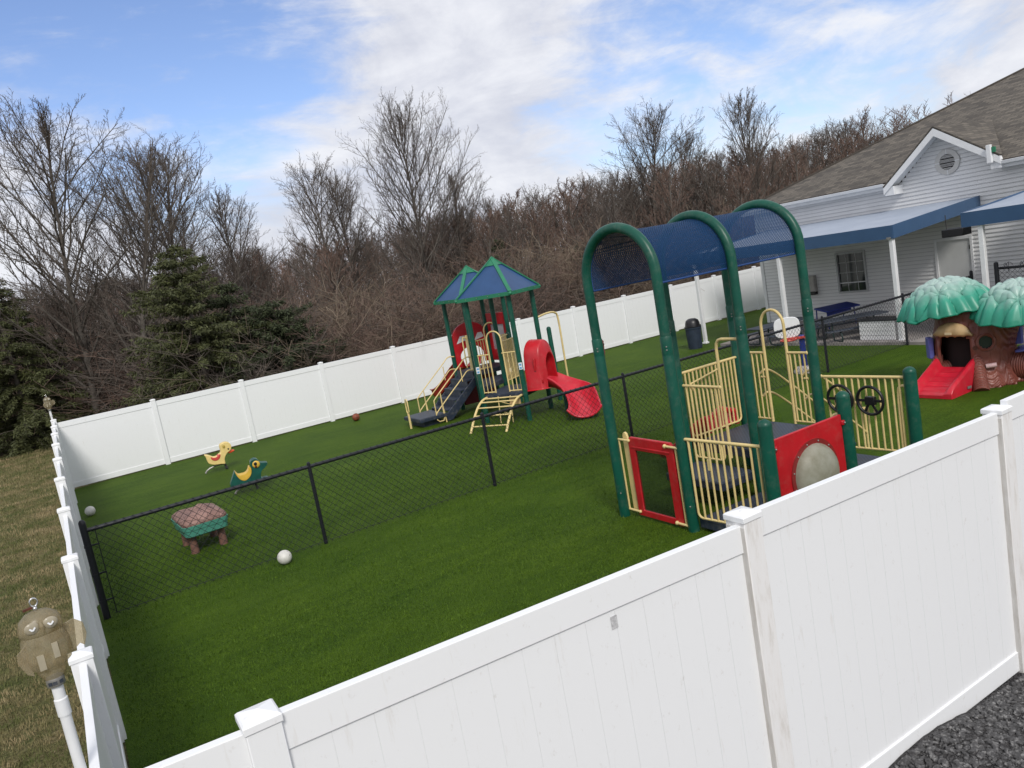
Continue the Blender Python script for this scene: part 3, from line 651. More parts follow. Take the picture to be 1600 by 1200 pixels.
# red bubble panel
o = MB(); cx, cz, cr = 7.38, .72, .365; Nn = 40
outer = []
x0, x1, z0, z1 = 6.77, 7.96, .22, 1.295
for i in range(Nn):
    a = 2*PI*i/Nn; c_, s_ = math.cos(a), math.sin(a); t = min(((x1-cx) if c_ > 0 else (cx-x0))/max(abs(c_), 1e-6), ((z1-cz) if s_ > 0 else (cz-z0))/max(abs(s_), 1e-6)); outer.append((cx+c_*t-OX, cz+s_*t))
for a_, b_ in ((x0, z0), (x1, z0), (x0, z1), (x1, z1)):
    k = min(range(Nn), key=lambda i: (outer[i][0]+OX-a_)**2+(outer[i][1]-b_)**2); outer[k] = (a_-OX, b_)
inner = [(cx+cr*math.cos(2*PI*i/Nn)-OX, cz+cr*math.sin(2*PI*i/Nn)) for i in range(Nn)]
o.ring(outer, inner, (0, YS-.02-OY, 0), (1, 0, 0), (0, 0, 1), (0, 1, 0), .04)
bp = o.build('bubble_panel', 'red', ns, bevel=.008)
o = MB(); o.ring([(cx-OX+(cr+.055)*math.cos(2*PI*i/Nn), cz+(cr+.055)*math.sin(2*PI*i/Nn)) for i in range(Nn)], [(cx-OX+(cr-.008)*math.cos(2*PI*i/Nn), cz+(cr-.008)*math.sin(2*PI*i/Nn)) for i in range(Nn)], (0, YS-.033-OY, 0), (1, 0, 0), (0, 0, 1), (0, 1, 0), .012)
fl = o.build('bubble_flange', plain('reddish_clear_flange', (.22, .022, .022), .3, .15, 8), bp)
o = MB()
for i in range(12):
    a = 2*PI*(i+.5)/12; o.ball((cx-OX+(cr+.025)*math.cos(a), YS-.036-OY, cz+(cr+.025)*math.sin(a)), .011, 8, 5)
o.build('bolt', 'steel', fl)
o = MB(); pr = []
vs = []; nr = 9
for k in range(nr+1):
    rr = cr*math.cos(PI/2*k/nr) if k < nr else 0; dd = .20*math.sin(PI/2*k/nr)
    vs += [(cx-OX+rr*math.cos(2*PI*i/32), YS-.02-OY-dd, cz+rr*math.sin(2*PI*i/32)) for i in range(32)]
o.add(vs, [(k*32+i, k*32+(i+1) % 32, (k+1)*32+(i+1) % 32, (k+1)*32+i) for k in range(nr) for i in range(32)])
o.build('bubble_window', 'bubble', bp)
o = MB()
for x, s in ((6.75, -1), (7.97, 1)):
    for z in (1.19, .42): o.box(P(x+s*.02, YS-.02, z), (.10, .05, .06)); 
o.build('panel_clamp', 'red', bp, bevel=.012)
o = MB()
for x, s in ((6.74, -1), (7.98, 1)):
    for z in (1.19, .42): o.ball(P(x, YS-.05, z), .014, 8, 5)
o.build('clamp_bolt', 'steel', bp)
# steering wheels on the bar panel, grab bars at the exit
for yy in (7.12, 6.65):
    wx = 9.30; cz_ = 1.11
    o = MB(); o.tube([P(wx, yy+.195*math.cos(2*PI*i/28), cz_+.195*math.sin(2*PI*i/28)) for i in range(29)], .021, 8, False)
    wh = o.build('steering_wheel', 'wheel', ns, ang=60)
    o = MB(); o.prism([(yy-OY+a, cz_+c_) for a, c_ in ((-.075, -.06), (.075, -.06), (.07, .055), (-.07, .055))], (wx-.02-OX, 0, 0), (0, 1, 0), (0, 0, 1), (1, 0, 0), .06)
    for a in (0, 180, 240, 300): o.bar(P(wx, yy, cz_), P(wx, yy+.19*math.cos(R(a)), cz_+.19*math.sin(R(a))), .04, .014, (1, 0, 0))
    o.tube([P(wx, yy, cz_), P(wx+.07, yy, cz_)], .03, 10); o.build('wheel_hub', 'wheel', wh, bevel=.008)
o = MB()
for x, y, zt in ((9.44, 6.13, 1.30), (8.06, 6.13, 1.26)):
    xx = x-.03; dy = .17 if x > 9 else -.0
    ex = -.0
    o.tube(bez([P(x+.0, y+.06, zt), P(x-.02, y+.13, zt+.0), P(x-.02, y+.17, zt-.09), P(x-.02, y+.18, zt-.5), P(x-.02, y+.18, .33)], 5), .02, 8); o.ball(P(x, y+.07, zt), .03, 8, 5)
o.build('grab_bar', 'cream', ns)
# red slide leaving the upper deck on the yard side
o = MB(); sx = 8.62; vs = []
for t in range(15):
    q = t/14; y = 8.74+1.35*q; z = .74-.62*(q*q*(3-2*q))
    vs += [(sx-OX+a, y-OY, z+h) for a, h in ((-.27, .24-.12*q), (-.25, .25-.12*q), (-.21, .05), (-.13, 0), (.13, 0), (.21, .05), (.25, .25-.12*q), (.27, .24-.12*q))]
o.add(vs, [(t*8+i, t*8+i+1, (t+1)*8+i+1, (t+1)*8+i) for t in range(14) for i in range(7)])
sl = o.build('slide', 'pink_red', ns, ang=60); s_ = sl.modifiers.new('solid', 'SOLIDIFY'); s_.thickness = .03
MB().tube([P(8.33, 8.75, .72), P(8.33, 8.76, .92), P(8.62, 8.78, 1.02), P(8.9, 8.76, .92), P(8.9, 8.75, .72)], .05, 8).build('slide_hood', 'pink_red', ns)

# ---------------------------------------------------------------- far play structure
fs_ = thing('play_structure', (9.6, 16.2, 0), 'smaller green play structure with two blue pyramid roofs and a red hooded slide', 'play structure')
OX, OY = 9.6, 16.2
TH = R(30); U = Vector((math.cos(TH), math.sin(TH), 0)); V = Vector((-U.y, U.x, 0)); SQ = 1.22
Ef = Vector((0, 0, 0)); Bf = V*SQ; Ff = U*SQ; Df = (U+V)*SQ
A2, B2, E2, C2 = (Vector((9.69-OX, 19.94-OY, 0)), Vector((9.69-OX, 18.72-OY, 0)), Vector((10.91-OX, 18.72-OY, 0)), Vector((10.91-OX, 19.94-OY, 0)))
for q in (Ef, Bf, Ff, Df, A2, B2, E2, C2):
    MB().lathe([(.062, -.05), (.062, 3.14)], 14, (q.x, q.y, 0)).build('post', 'green', fs_)
for q in (Ff+U*1.0+V*.2, Df+U*.98+V*.25):
    MB().lathe([(.062, -.05), (.062, 1.95)]+[(.062*math.cos(R(a)), 1.95+.06*math.sin(R(a))) for a in range(15, 91, 25)], 14, (q.x, q.y, 0)).build('short_post', 'green', fs_)
def pyramid(parent, corners, ze, za, over=.16):
    c = sum(corners, Vector())/4; cs = [c+(q-c)*(1+over*1.42/(q-c).length) for q in corners]; ap = Vector((c.x, c.y, za))
    r = MB(); r.add([(q.x, q.y, ze) for q in cs]+[tuple(ap)], [(i, (i+1) % 4, 4) for i in range(4)])
    ro = r.build('pyramid_roof', 'roofblue', parent, smooth=False)
    e = MB()
    for i in range(4):
        a, b_ = cs[i], cs[(i+1) % 4]; e.bar((a.x, a.y, ze-.035), (b_.x, b_.y, ze-.035), .05, .09); e.ball((a.x, a.y, ze-.035), .05, 8, 5)
    e.build('roof_fascia', 'green_trim', ro)
    for i in range(4):
        a = cs[i]; MB().bar((a.x, a.y, ze+.012), (ap.x, ap.y, za+.012), .09, .03).build('hip_rib', 'green_trim', ro)
    k = .24
    cp = MB(); cp.add([tuple(Vector((q.x, q.y, ze)).lerp(ap, 1-k)+Vector((0, 0, .028))) for q in cs]+[(ap.x, ap.y, za+.05)], [(i, (i+1) % 4, 4) for i in range(4)]); cp.build('roof_cap', 'green_trim', ro, smooth=False)
    bl = MB()
    for i in range(4):
        a, b_ = cs[i], cs[(i+1) % 4]
        for t in (.2, .4, .6, .8):
            q = a.lerp(b_, t); n_ = (q-c).normalized()*.03; bl.ball((q.x+n_.x, q.y+n_.y, ze-.03), .012, 6, 4)
    bl.build('bolt', 'steel', ro)
pyramid(fs_, [Ef, Ff, Df, Bf], 3.17, 4.03)
pyramid(fs_, [B2, E2, C2, A2], 3.14, 3.95, .17)
def poly(*qs): return [(q.x, q.y) for q in qs]
deck(fs_, poly(Ef, Ff, Df, Bf), .71, .12, 'lower_deck')
deck(fs_, poly(B2, E2, C2, A2), 1.12, .12, 'upper_deck')
deck(fs_, poly(Bf, Df, E2, B2), .90, .12, 'middle_deck')
def hoop_panel(parent, a, b_, z0, zr, zt, nb, name='hoop_panel'):
    """two bar panels with a tall hoop opening between them"""
    m_ = MB(); d = (b_-a); Ln = d.length; d = d.normalized(); h0, h1 = Ln*.33, Ln*.66
    q = lambda s, z: a+d*s+Vector((0, 0, z))
    rr = (h1-h0)/2
    m_.tube([q(h0, z0), q(h0, zt-rr)]+[q((h0+h1)/2-rr*math.cos(R(t)), zt-rr+rr*math.sin(R(t))) for t in range(15, 180, 15)]+[q(h1, zt-rr), q(h1, z0)], .019, 8)
    for s0, s1 in ((.07, h0), (h1, Ln-.07)):
        m_.tube([q(s0-.04, zr), q(s1+.0, zr)], .016, 8); m_.ball(q(s0-.05 if s0 < .2 else s1+.03, zr), .028, 8, 5); m_.tube([q(s0, z0+.02), q(s1, z0+.02)], .015, 8)
        for i in range(nb+1): s = s0+(s1-s0)*i/nb; m_.tube([q(s, z0), q(s, zr)], .012, 6)
    return m_.build(name, 'cream', parent, ang=60)
n_ = -V*.0
hoop_panel(fs_, Bf, Ef, .75, 1.72, 2.28, 3)
hoop_panel(fs_, B2+Vector((.05, -.03, 0)), E2+Vector((0, -.03, 0)), 1.15, 1.95, 2.36, 4)
OXo, OYo = OX, OY
bars(fs_, (Bf.x+OX+.02, Bf.y+OY+.05), (B2.x+OX, B2.y+OY), .92, 1.95, 9)
bars(fs_, (Df.x+OX, Df.y+OY), (E2.x+OX, E2.y+OY), .92, 1.95, 7)
bars(fs_, (Df.x+OX, Df.y+OY), (Df.x+U.x*.95+OX, Df.y+U.y*.95+OY), .8, 1.85, 11)
# curved ladder in front of the lower deck
o = MB()
nrm = -U                                  # the side B-E faces away from +U
def climb(base, sidev, w0, w1):
    for sgn in (-1, 1):
        pts = []
        for t in range(11):
            a = t/10; out_ = 1.02*(1-a)**.85*1.0; z = .66*math.sin(PI/2*min(1, a*1.02))
            ww = w0*(1-a)+w1*a
            pts.append(base+nrm*out_+sidev*(sgn*ww/2)+Vector((0, 0, z-.02)))
        o.tube(pts, .030, 10)
    for a in (.14, .36, .56, .74, .92):
        out_ = 1.02*(1-a)**.85; z = .66*math.sin(PI/2*a); ww = w0*(1-a)+w1*a
        o.tube([base+nrm*out_-sidev*ww/2+Vector((0, 0, z-.02)), base+nrm*out_+sidev*ww/2+Vector((0, 0, z-.02))], .019, 8)
climb((Ef+Bf)/2, V, 1.0, 1.0)
for s in (-.2, .15): o.tube([(Ef+Bf)/2+V*s-U*.12+Vector((0, 0, -.02)), (Ef+Bf)/2+V*s-U*.04+Vector((0, 0, .66))], .014, 6)
for z in (.2, .45): o.tube([(Ef+Bf)/2-V*.2-U*.1+Vector((0, 0, z)), (Ef+Bf)/2+V*.15-U*.08+Vector((0, 0, z+.1))], .010, 6)
o.build('climbing_ladder', 'cream', fs_, ang=60)
MB().box((0, 0, 0), (.30, .02, .16)).build('plaque', 'tan', fs_).matrix_local = Matrix.Translation(Ef+V*.28-U*.07+Vector((0, 0, .52))) @ Matrix.Rotation(TH+PI/2, 4, 'Z')
# stickers on two posts
for q in (Ef, Bf):
    d_ = Vector((-.5, -.87, 0)); o = MB().box((0, 0, 0), (.004, .085, .17)); st_ = o.build('sticker', 'white_paint', fs_); st_.matrix_local = Matrix.Translation(q+d_*.064+Vector((0, 0, 1.36))) @ Matrix.Rotation(math.atan2(d_.y, d_.x), 4, 'Z')
    st_['label'] = 'white and pale blue safety sticker'
    o = MB()
    for z in (.035, -.045): o.box((.003, 0, z), (.003, .055, .05))
    o.build('sticker_print', plain('pale_blue_print', (.12, .32, .55), .5, .05, 5), st_)
# red hood and spiral slide on the E-F side
on = -V                                     # outward from the E-F side
mid = (Ef+Ff)/2
o = MB(); vs = []; K_ = 16
prof = []
for i in range(K_+1):
    a = PI*i/K_; prof.append((.50*math.cos(a)*(1.0), 1.02+.78*math.sin(a)**.8 if 0 < i < K_ else .70))
full = [(.52, .70), (.50, 1.2)]+[(.44*math.cos(R(a)), 1.46+.44*math.sin(R(a))) for a in range(8, 180, 12)]+[(-.50, 1.2), (-.52, .70)]
inn_ = [(.33, .70), (.24, 1.0)]+[(.24*math.cos(R(a)), 1.20+.32*math.sin(R(a))) for a in range(8, 180, 12)]+[(-.24, 1.0), (-.33, .70)]
nf_ = len(full); vs = []
for pl, off in ((full, .02), (full, .40), (inn_, .52), (inn_, .02)):
    kk = .86 if off > .3 and pl is full else 1
    vs += [tuple(mid+U*(a*kk)+on*off+Vector((0, 0, .70+(z-.70)*(.97 if kk < 1 else 1)))) for a, z in pl]
fsx = []
for k in range(4):
    k2 = (k+1) % 4
    for i in range(nf_-1): fsx.append((k*nf_+i, k*nf_+i+1, k2*nf_+i+1, k2*nf_+i))
for i in (0, nf_-1): fsx.append(tuple(k*nf_+i for k in range(4)))
o.add(vs, fsx); hd = o.build('slide_hood', 'red', fs_, bevel=.03, seg=3, ang=70)
o = MB()
for s in (-.44, .44): o.box(mid+U*s+on*.30+Vector((0, 0, 1.32)), (.08, .05, .3), TH); o.box(mid+U*s*.9+on*.42+Vector((0, 0, .90)), (.07, .06, .1), TH)
o.build('hood_bracket', 'red', hd, bevel=.01)
path = bez([mid+on*.02+Vector((0, 0, .74)), mid+on*.45+U*.03+Vector((0, 0, .70)), mid+on*.85+U*.02+Vector((0, 0, .54)), mid+on*1.18-U*.12+Vector((0, 0, .30)), mid+on*1.47-U*.52+Vector((0, 0, .13)), mid+on*1.66-U*.95+Vector((0, 0, .085))], 5)
o = MB(); vs = []; n8 = 11
for i, p in enumerate(path):
    t = (path[min(i+1, len(path)-1)]-path[max(i-1, 0)]); t.z = 0; t.normalize(); sd_ = Vector((t.y, -t.x, 0)); q = i/(len(path)-1)
    wd = .29+.09*q-.03*math.sin(q*10)*q; hh = .20+.10*math.sin(PI*q*.85)+.05*math.sin(q*12)
    for k in range(n8):
        s = -1+2*k/(n8-1); vs.append(tuple(p+sd_*(wd*s)+Vector((0, 0, hh*abs(s)**2.6))))
o.add(vs, [(i*n8+k, i*n8+k+1, (i+1)*n8+k+1, (i+1)*n8+k) for i in range(len(path)-1) for k in range(n8-1)])
sl = o.build('spiral_slide', 'pink_red', fs_, ang=70); s_ = sl.modifiers.new('solid', 'SOLIDIFY'); s_.thickness = .05; s_.offset = -1; bv = sl.modifiers.new('bevel', 'BEVEL'); bv.width = .02; bv.segments = 2; bv.limit_method = 'ANGLE'
o = MB(); o.lathe([(.05, 0), (.05, .5)], 10, tuple(mid+on*.75+Vector((0, 0, -.02)))); o.build('slide_leg', 'green', sl)
# tall pole handle right of the slide
g = Vector((11.62-OX, 17.25-OY, 0))
MB().tube(bez([Ff+Vector((.02, 0, 2.36)), Ff.lerp(g, .5)+Vector((0, 0, 2.40)), Ff.lerp(g, .88)+Vector((0, 0, 2.36)), g+Vector((0, 0, 2.16)), g+Vector((0, 0, 1.2)), g+Vector((0, 0, -.02))], 5), .026, 10).build('climbing_pole', 'cream', fs_)
# steps with low platform on the left of the upper deck
o = MB()
for i in range(4):
    x = A2.x-.10-.24*i; z = .95-.215*i
    o.box((x-.06, (A2.y+B2.y)/2, z-.02), (.27, .98, .05)); o.box((x+.065, (A2.y+B2.y)/2, z+.09), (.03, .98, .2))
o.prism([(0, 1.02), (-1.05, .20), (-1.05, .02), (-.9, .02), (0, .78)], (A2.x-.02, B2.y+.06, 0), (1, 0, 0), (0, 0, 1), (0, 1, 0), .04)
o.prism([(0, 1.02), (-1.05, .20), (-1.05, .02), (-.9, .02), (0, .78)], (A2.x-.02, A2.y-.10, 0), (1, 0, 0), (0, 0, 1), (0, 1, 0), .04)
o.build('steps', 'navy', fs_, smooth=False, bevel=.01)
deck(fs_, [(A2.x-1.86, B2.y+.05), (A2.x-1.05, B2.y+.05), (A2.x-1.05, A2.y-.06), (A2.x-1.86, A2.y-.06)], .25, .10, 'step_platform')
MB().box((A2.x-1.45, (A2.y+B2.y)/2, .06), (.5, .8, .14)).build('platform_base', 'navy', fs_)
for y in (B2.y+.08, A2.y-.08):
    o = MB()
    for top in (1.02, .66):
        o.tube(bez([(A2.x-.02, y, 1.18+top-.66), (A2.x-.22, y, 1.20+top-.66), (A2.x-.45, y, 1.02+top-.66), (A2.x-1.25, y, .36+top-.66+.02), (A2.x-1.36, y, .26+top-.66)], 5), .016, 8)
    o.tube([(A2.x-1.36, y, .64), (A2.x-1.36, y, .12), (A2.x-1.30, y, .06), (A2.x-1.18, y, .06), (A2.x-1.14, y, .14), (A2.x-1.14, y, .8)], .016, 8)
    o.tube([(A2.x-1.14, y, .5), (A2.x-1.10, y, -.03)], .020, 8); o.tube([(A2.x-.42, y, 1.34), (A2.x-.42, y, .95)], .014, 8)
    o.build('stair_handrail', 'cream', fs_)
o = MB(); hy = B2.y+.42
o.tube([(A2.x-1.95, hy+.12, -.03), (A2.x-1.95, hy+.12, .44)], .030, 10)
o.tube([(A2.x-1.95, hy+.12, .40), (A2.x-1.95, hy+.05, .46), (A2.x-1.95, hy+.05, .74), (A2.x-1.95, hy+.08, .79), (A2.x-1.95, hy+.16, .79), (A2.x-1.95, hy+.19, .74), (A2.x-1.95, hy+.19, .46), (A2.x-1.95, hy+.12, .40)], .018, 8)
o.build('transfer_handle', 'cream', fs_)
# red arch panel on the back of the upper deck, red window panel on its right, dark slide under it
def ring_panel(parent, a, b_, outer, inner, th, name, mat):
    d = (b_-a).normalized(); n_ = Vector((d.y, -d.x, 0)); o = MB(); o.ring(outer, inner, a-n_*(th/2), d, Vector((0, 0, 1)), n_, th); return o.build(name, mat, parent, bevel=.01)
Wd = 1.10
ao = [(.06, 1.2)]+[(.06, 1.75)]+[(.61+.55*math.cos(R(a)), 2.0+.42*math.sin(R(a))) for a in range(175, 4, -15)]+[(1.16, 1.75), (1.16, 1.2)]
ai = [(.22, 1.2)]+[(.22, 1.35)]+[(.61+.39*math.cos(R(a)), 1.45+.28*math.sin(R(a))) for a in range(175, 4, -15)]+[(1.0, 1.35), (1.0, 1.2)]
n_ = len(ao)
o = MB(); vs = []
for yy in (-.03, .03):
    for pl in (ao, ai): vs += [(A2.x+a, A2.y+yy, z) for a, z in pl]
fsx = []
for i in range(n_-1):
    j = i+1; fsx += [(i, j, n_+j, n_+i), (2*n_+i, 3*n_+i, 3*n_+j, 2*n_+j), (i, 2*n_+i, 2*n_+j, j), (n_+i, n_+j, 3*n_+j, 3*n_+i)]
o.add(vs, fsx); ap_ = o.build('arch_panel', 'red', fs_, bevel=.008)
for s0, s1 in ((.16, .48), (.74, 1.06)):
    MB().prism([(s0, 1.86), (s1, 1.92), (s1-.05, 2.06), (s0+.14, 2.06)], (A2.x, A2.y-.036, 0), (1, 0, 0), (0, 0, 1), (0, 1, 0), .004).build('panel_slot', 'white_paint', ap_)
rp = ring_panel(fs_, E2+Vector((.02, .08, 0)), C2+Vector((.02, -.08, 0)), [(0, 1.18), (1.05, 1.18), (1.05, 2.55), (0, 2.55)], [(.16, 1.5), (.9, 1.5), (.9, 2.22), (.16, 2.22)], .05, 'window_panel', 'red')
MB().box((E2.x+.02, (E2.y+C2.y)/2, 1.86), (.006, .76, .74)).build('panel_pane', plain('milky_pane', (.42, .42, .45), .3, .1, 4), rp)
o = MB(); vs = []
for t in range(13):
    q = t/12; y = A2.y+.05+2.6*q; z = 1.14-1.0*(q*q*(3-2*q))
    vs += [(A2.x+.61+a, y, z+h) for a, h in ((-.36, .26), (-.30, .26), (-.24, .03), (.24, .03), (.30, .26), (.36, .26))]
o.add(vs, [(t*6+i, t*6+i+1, (t+1)*6+i+1, (t+1)*6+i) for t in range(12) for i in range(5)]); sl = o.build('straight_slide', 'red', fs_); s_ = sl.modifiers.new('solid', 'SOLIDIFY'); s_.thickness = .03
o = MB(); o.box(((A2.x+C2.x)/2, A2.y-.05, .55), (1.1, .05, .9)); o.build('crawl_panel', 'red_dark', fs_, bevel=.01)
o = MB(); o.box((A2.x+.06, B2.y+.30, 1.65), (.05, .13, .95)); o.tube([(A2.x+.03, B2.y+.3, 2.05), (A2.x-.06, B2.y+.3, 2.09), (A2.x-.09, B2.y+.3, 2.0), (A2.x-.09, B2.y+.3, 1.25)], .018, 8); o.build('stair_grip', 'cream', fs_)

# ---------------------------------------------------------------- tree playhouse
th_ = thing('tree_playhouse', (15.15, 8.47, 0), 'brown plastic tree-trunk playhouse with teal leaf canopies and a red slide', 'playhouse')
o = MB(); vs = []; na, nz = 72, 40
def trunk_r(a, z):
    # a: world angle; mouth towards 160 deg, eye towards 212 deg
    base = .80-.09*min(1, z/.5)-.10*max(0, min(1, (z-.75)/.5))
    rt = max(0, 1-z/.42)
    root = rt*rt*(.05+.06*max(0, math.cos(5*(a-R(212))))+.045*math.cos(17*a))
    bulge = 0
    def ga(c, wd): d = (a-R(c)+PI) % (2*PI)-PI; return math.exp(-(d/R(wd))**2)
    br = .62*ga(268, 30)*max(0, min(1, (z-.62)/.75))**1.4
    return base+root+br*.75+.008*math.sin(23*a+6*z)
for k in range(nz+1):
    z = 1.62*k/nz
    for i in range(na):
        a = 2*PI*i/na; r = trunk_r(a, z); vs.append((r*math.cos(a), r*math.sin(a), z))
fsx = []
for k in range(nz):
    for i in range(na):
        a = math.degrees(2*PI*(i+.5)/na); z = 1.62*(k+.5)/nz
        da = (a-179+180) % 360-180
        if abs(da) < 25 and .38 < z < 1.04 and not (z > .82 and abs(da) > 25*math.sqrt(max(0, 1-((z-.84)/.24)**2))): continue
        de = (a-226+180) % 360-180
        if math.hypot(de/10.5, (z-.84)/.135) < 1: continue
        fsx.append((k*na+i, k*na+(i+1) % na, (k+1)*na+(i+1) % na, (k+1)*na+i))
o.add(vs, fsx); tk = o.build('trunk', 'trunk_toy', th_, ang=75); s_ = tk.modifiers.new('solid', 'SOLIDIFY'); s_.thickness = .045; s_.offset = -1
MB().lathe([(.50, .02), (.48, 1.4)], 24).build('inner_shell', 'hole', th_)
def on_trunk(a, z, out=0): r = trunk_r(R(a), z)+out; return Vector((r*math.cos(R(a)), r*math.sin(R(a)), z))
o = MB(); o.tube([on_trunk(226+11.5*math.cos(t*2*PI/24), .84+.145*math.sin(t*2*PI/24), .0) for t in range(25)], .028, 8, False); o.build('porthole_rim', 'trunk_toy', tk)
o = MB(); c_ = on_trunk(226, .84, -.05); d_ = Vector((math.cos(R(226)), math.sin(R(226)), 0)); tv = Vector((-d_.y, d_.x, 0))
o.prism([(.15*math.cos(2*PI*i/24), .14*math.sin(2*PI*i/24)) for i in range(24)], c_, tv, (0, 0, 1), d_, .01); pw = o.build('porthole_window', 'glass', tk)
o = MB()
for i in range(13):
    da = -34+68*i/12
    for j in range(1): pass
lip = []
for r_ in range(7):
    q = r_/6
    for i in range(17):
        da = -30+60*i/16; zt = 1.0+.26*math.sqrt(max(0, 1-(da/30.5)**2))*q-(.018 if r_ == 0 and i % 3 == 1 else 0)
        lip.append(tuple(on_trunk(179+da*(1-.02*q), zt, .05+.055*math.sin(PI*min(1, q*.8+.15)))))
o.add(lip, [(r_*17+i, r_*17+i+1, (r_+1)*17+i+1, (r_+1)*17+i) for r_ in range(6) for i in range(16)]); lb = o.build('door_brow', 'tan', th_, ang=80); s_ = lb.modifiers.new('solid', 'SOLIDIFY'); s_.thickness = .05; s_.offset = -1
MB().box(on_trunk(178, 1.06, .106), (.012, .13, .045), R(178)).build('name_plate', plain('cream_plate', (.72, .58, .36), .5, .05, 5), lb)
# arms of the mouth: root humps either side of the slide
for a in (146, 213):
    p = on_trunk(a, .2, .0); MB().tube([on_trunk(a, .62, -.06), on_trunk(a, .50, -.01), on_trunk(a, .32, .02), on_trunk(a, .14, .02), on_trunk(a, -.02, .03)], [.06, .10, .12, .13, .14], 12).build('root', 'trunk_toy', th_, ang=80)
for a, l in ((283, 1.1), (140, .25)):
    d_ = Vector((math.cos(R(a)), math.sin(R(a)), 0)); o = MB()
    kq = 1 if a > 200 else .55
    pts = [d_*.30+Vector((0, 0, .32)), d_*.62+Vector((0, 0, .30)), d_*(.62+l*.5)+Vector((0, 0, .24)), d_*(.62+l)+Vector((0, 0, .19)), d_*(.75+l)+Vector((0, 0, .10))]
    o.tube(bez(pts, 5), [kq*q for q in [.30, .30, .30, .31, .31, .31, .30, .30, .29, .28, .27, .26, .25, .24, .23, .22, .21, .19, .16, .12, .06]], 18); o.build('root_seat', 'trunk_toy', th_, ang=80)
o = MB(); p = Vector((math.cos(R(283))*1.04-.12, math.sin(R(283))*1.04, .60))
pet = [(0.26*(1+.22*math.cos(5*t*2*PI/40))*math.cos(t*2*PI/40), .26*(1+.22*math.cos(5*t*2*PI/40))*math.sin(t*2*PI/40)) for t in range(40)]
o.prism(pet, p+Vector((0, 0, .02)), (1, 0, .12), (0, 1, -.12), (0, 0, 1), .035); o.lathe([(.05, -.14), (.05, .03)], 10, tuple(p)); lfp = o.build('flower_table', 'mauve', th_, bevel=.01)
MB().box((on_trunk(136, .75, .05)), (.10, .20, .42), R(136)).build('side_shutter', 'mauve', th_, bevel=.02)
MB().box((on_trunk(283, .86, .0)), (.16, .12, .36), R(283)).build('back_shutter', 'mauve', th_, bevel=.02)
p = on_trunk(228, .40, .06); o = MB(); o.tube([p+Vector((-.04, .07, 0)), p+Vector((.045, -.08, .015))], .045, 10); o.build('squirrel_face', 'pinkish', th_)
p = on_trunk(211, .76, .01); o = MB(); d_ = Vector((math.cos(R(211)), math.sin(R(211)), 0)); o.prism([(.04*math.cos(t*PI/8), .04*math.sin(t*PI/8)) for t in range(16)], p, (-d_.y, d_.x, 0), (0, 0, 1), d_, .015); o.build('knot', plain('knot_brown', (.10, .03, .02), .5, .2, 10), th_)
# slide
o = MB(); vs = []; nk = 12; SD = Vector((math.cos(R(181)), math.sin(R(181)), 0)); SP = Vector((-SD.y, SD.x, 0))
for t in range(nk+1):
    q = t/nk; c_ = SD*(.66+.90*q)+SP*(-.02)+Vector((0, 0, .40-.33*q)); wv_ = .022*math.sin(q*2*PI*5.5) if q > .12 else 0
    rim = .17-.06*q if q < .9 else .11-.8*(q-.9)
    vs += [tuple(c_+SP*s+Vector((0, 0, h))) for s, h in ((-.40, -.40+.33*q+.0), (-.40, rim*.7), (-.36, rim), (-.30, rim*.85), (-.25, .02), (-.22, wv_), (.22, wv_), (.25, .02), (.30, rim*.85), (.36, rim), (.40, rim*.7), (.40, -.40+.33*q))]
o.add(vs, [(t*12+i, t*12+i+1, (t+1)*12+i+1, (t+1)*12+i) for t in range(nk) for i in range(11)]+[tuple(nk*12+i for i in range(12))])
sl = o.build('slide', 'pink_red', th_, ang=50, bevel=.012)
o = MB().box(SD*1.0+SP*.403+Vector((0, 0, .10)), (.10, .004, .05), R(170)); o.build('slide_label', 'steel', sl)
# leaf canopies: scalloped domes covered in pinwheel leaf relief
def leafdome(name, c, rx, ry, h, seed, tilt, parent):
    random.seed(seed); na, nr = 170, 64; b = MB(); vs = []
    cen = [(0, 0)]+[(.60*math.cos(2*PI*i/5+seed), .60*math.sin(2*PI*i/5+seed)) for i in range(5)]
    for k in range(nr+1):
        q = k/nr
        for i in range(na):
            a = 2*PI*i/na; x, y = q*math.cos(a), q*math.sin(a)
            d0 = min(range(len(cen)), key=lambda j: (x-cen[j][0])**2+(y-cen[j][1])**2); dx, dy = x-cen[d0][0], y-cen[d0][1]
            an = math.atan2(dy, dx); dr = math.hypot(dx, dy)
            pin = abs(math.sin(an*3.5+1.1*d0+dr*1.6)); groove = .10*(pin**.5)*min(1, dr*6)
            vein = .010*abs(math.sin(an*10.5+dr*6))*min(1, dr*4)
            edge = 1+.04*math.sin(a*9+seed)+.02*math.sin(a*21)
            z = h*(1-q**2.3)-.035*max(0, q-.85)/.15*abs(math.sin(a*4.5+seed))+(groove+vein-.10*(dr/.55)**2)*(1 if q < .97 else .4)
            vs.append((c[0]+x*rx*edge, c[1]+y*ry*edge, z))
    b.add(vs, [(k*na+i, k*na+(i+1) % na, (k+1)*na+(i+1) % na, (k+1)*na+i) for k in range(nr) for i in range(na)])
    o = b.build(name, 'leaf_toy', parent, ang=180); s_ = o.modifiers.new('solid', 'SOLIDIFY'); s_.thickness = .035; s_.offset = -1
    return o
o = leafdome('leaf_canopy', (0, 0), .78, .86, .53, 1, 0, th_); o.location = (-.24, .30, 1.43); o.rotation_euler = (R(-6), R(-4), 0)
o = leafdome('leaf_canopy', (0, 0), .78, .76, .50, 2.3, 0, th_); o.location = (-.14, -.98, 1.32); o.rotation_euler = (R(4), R(-8), 0)

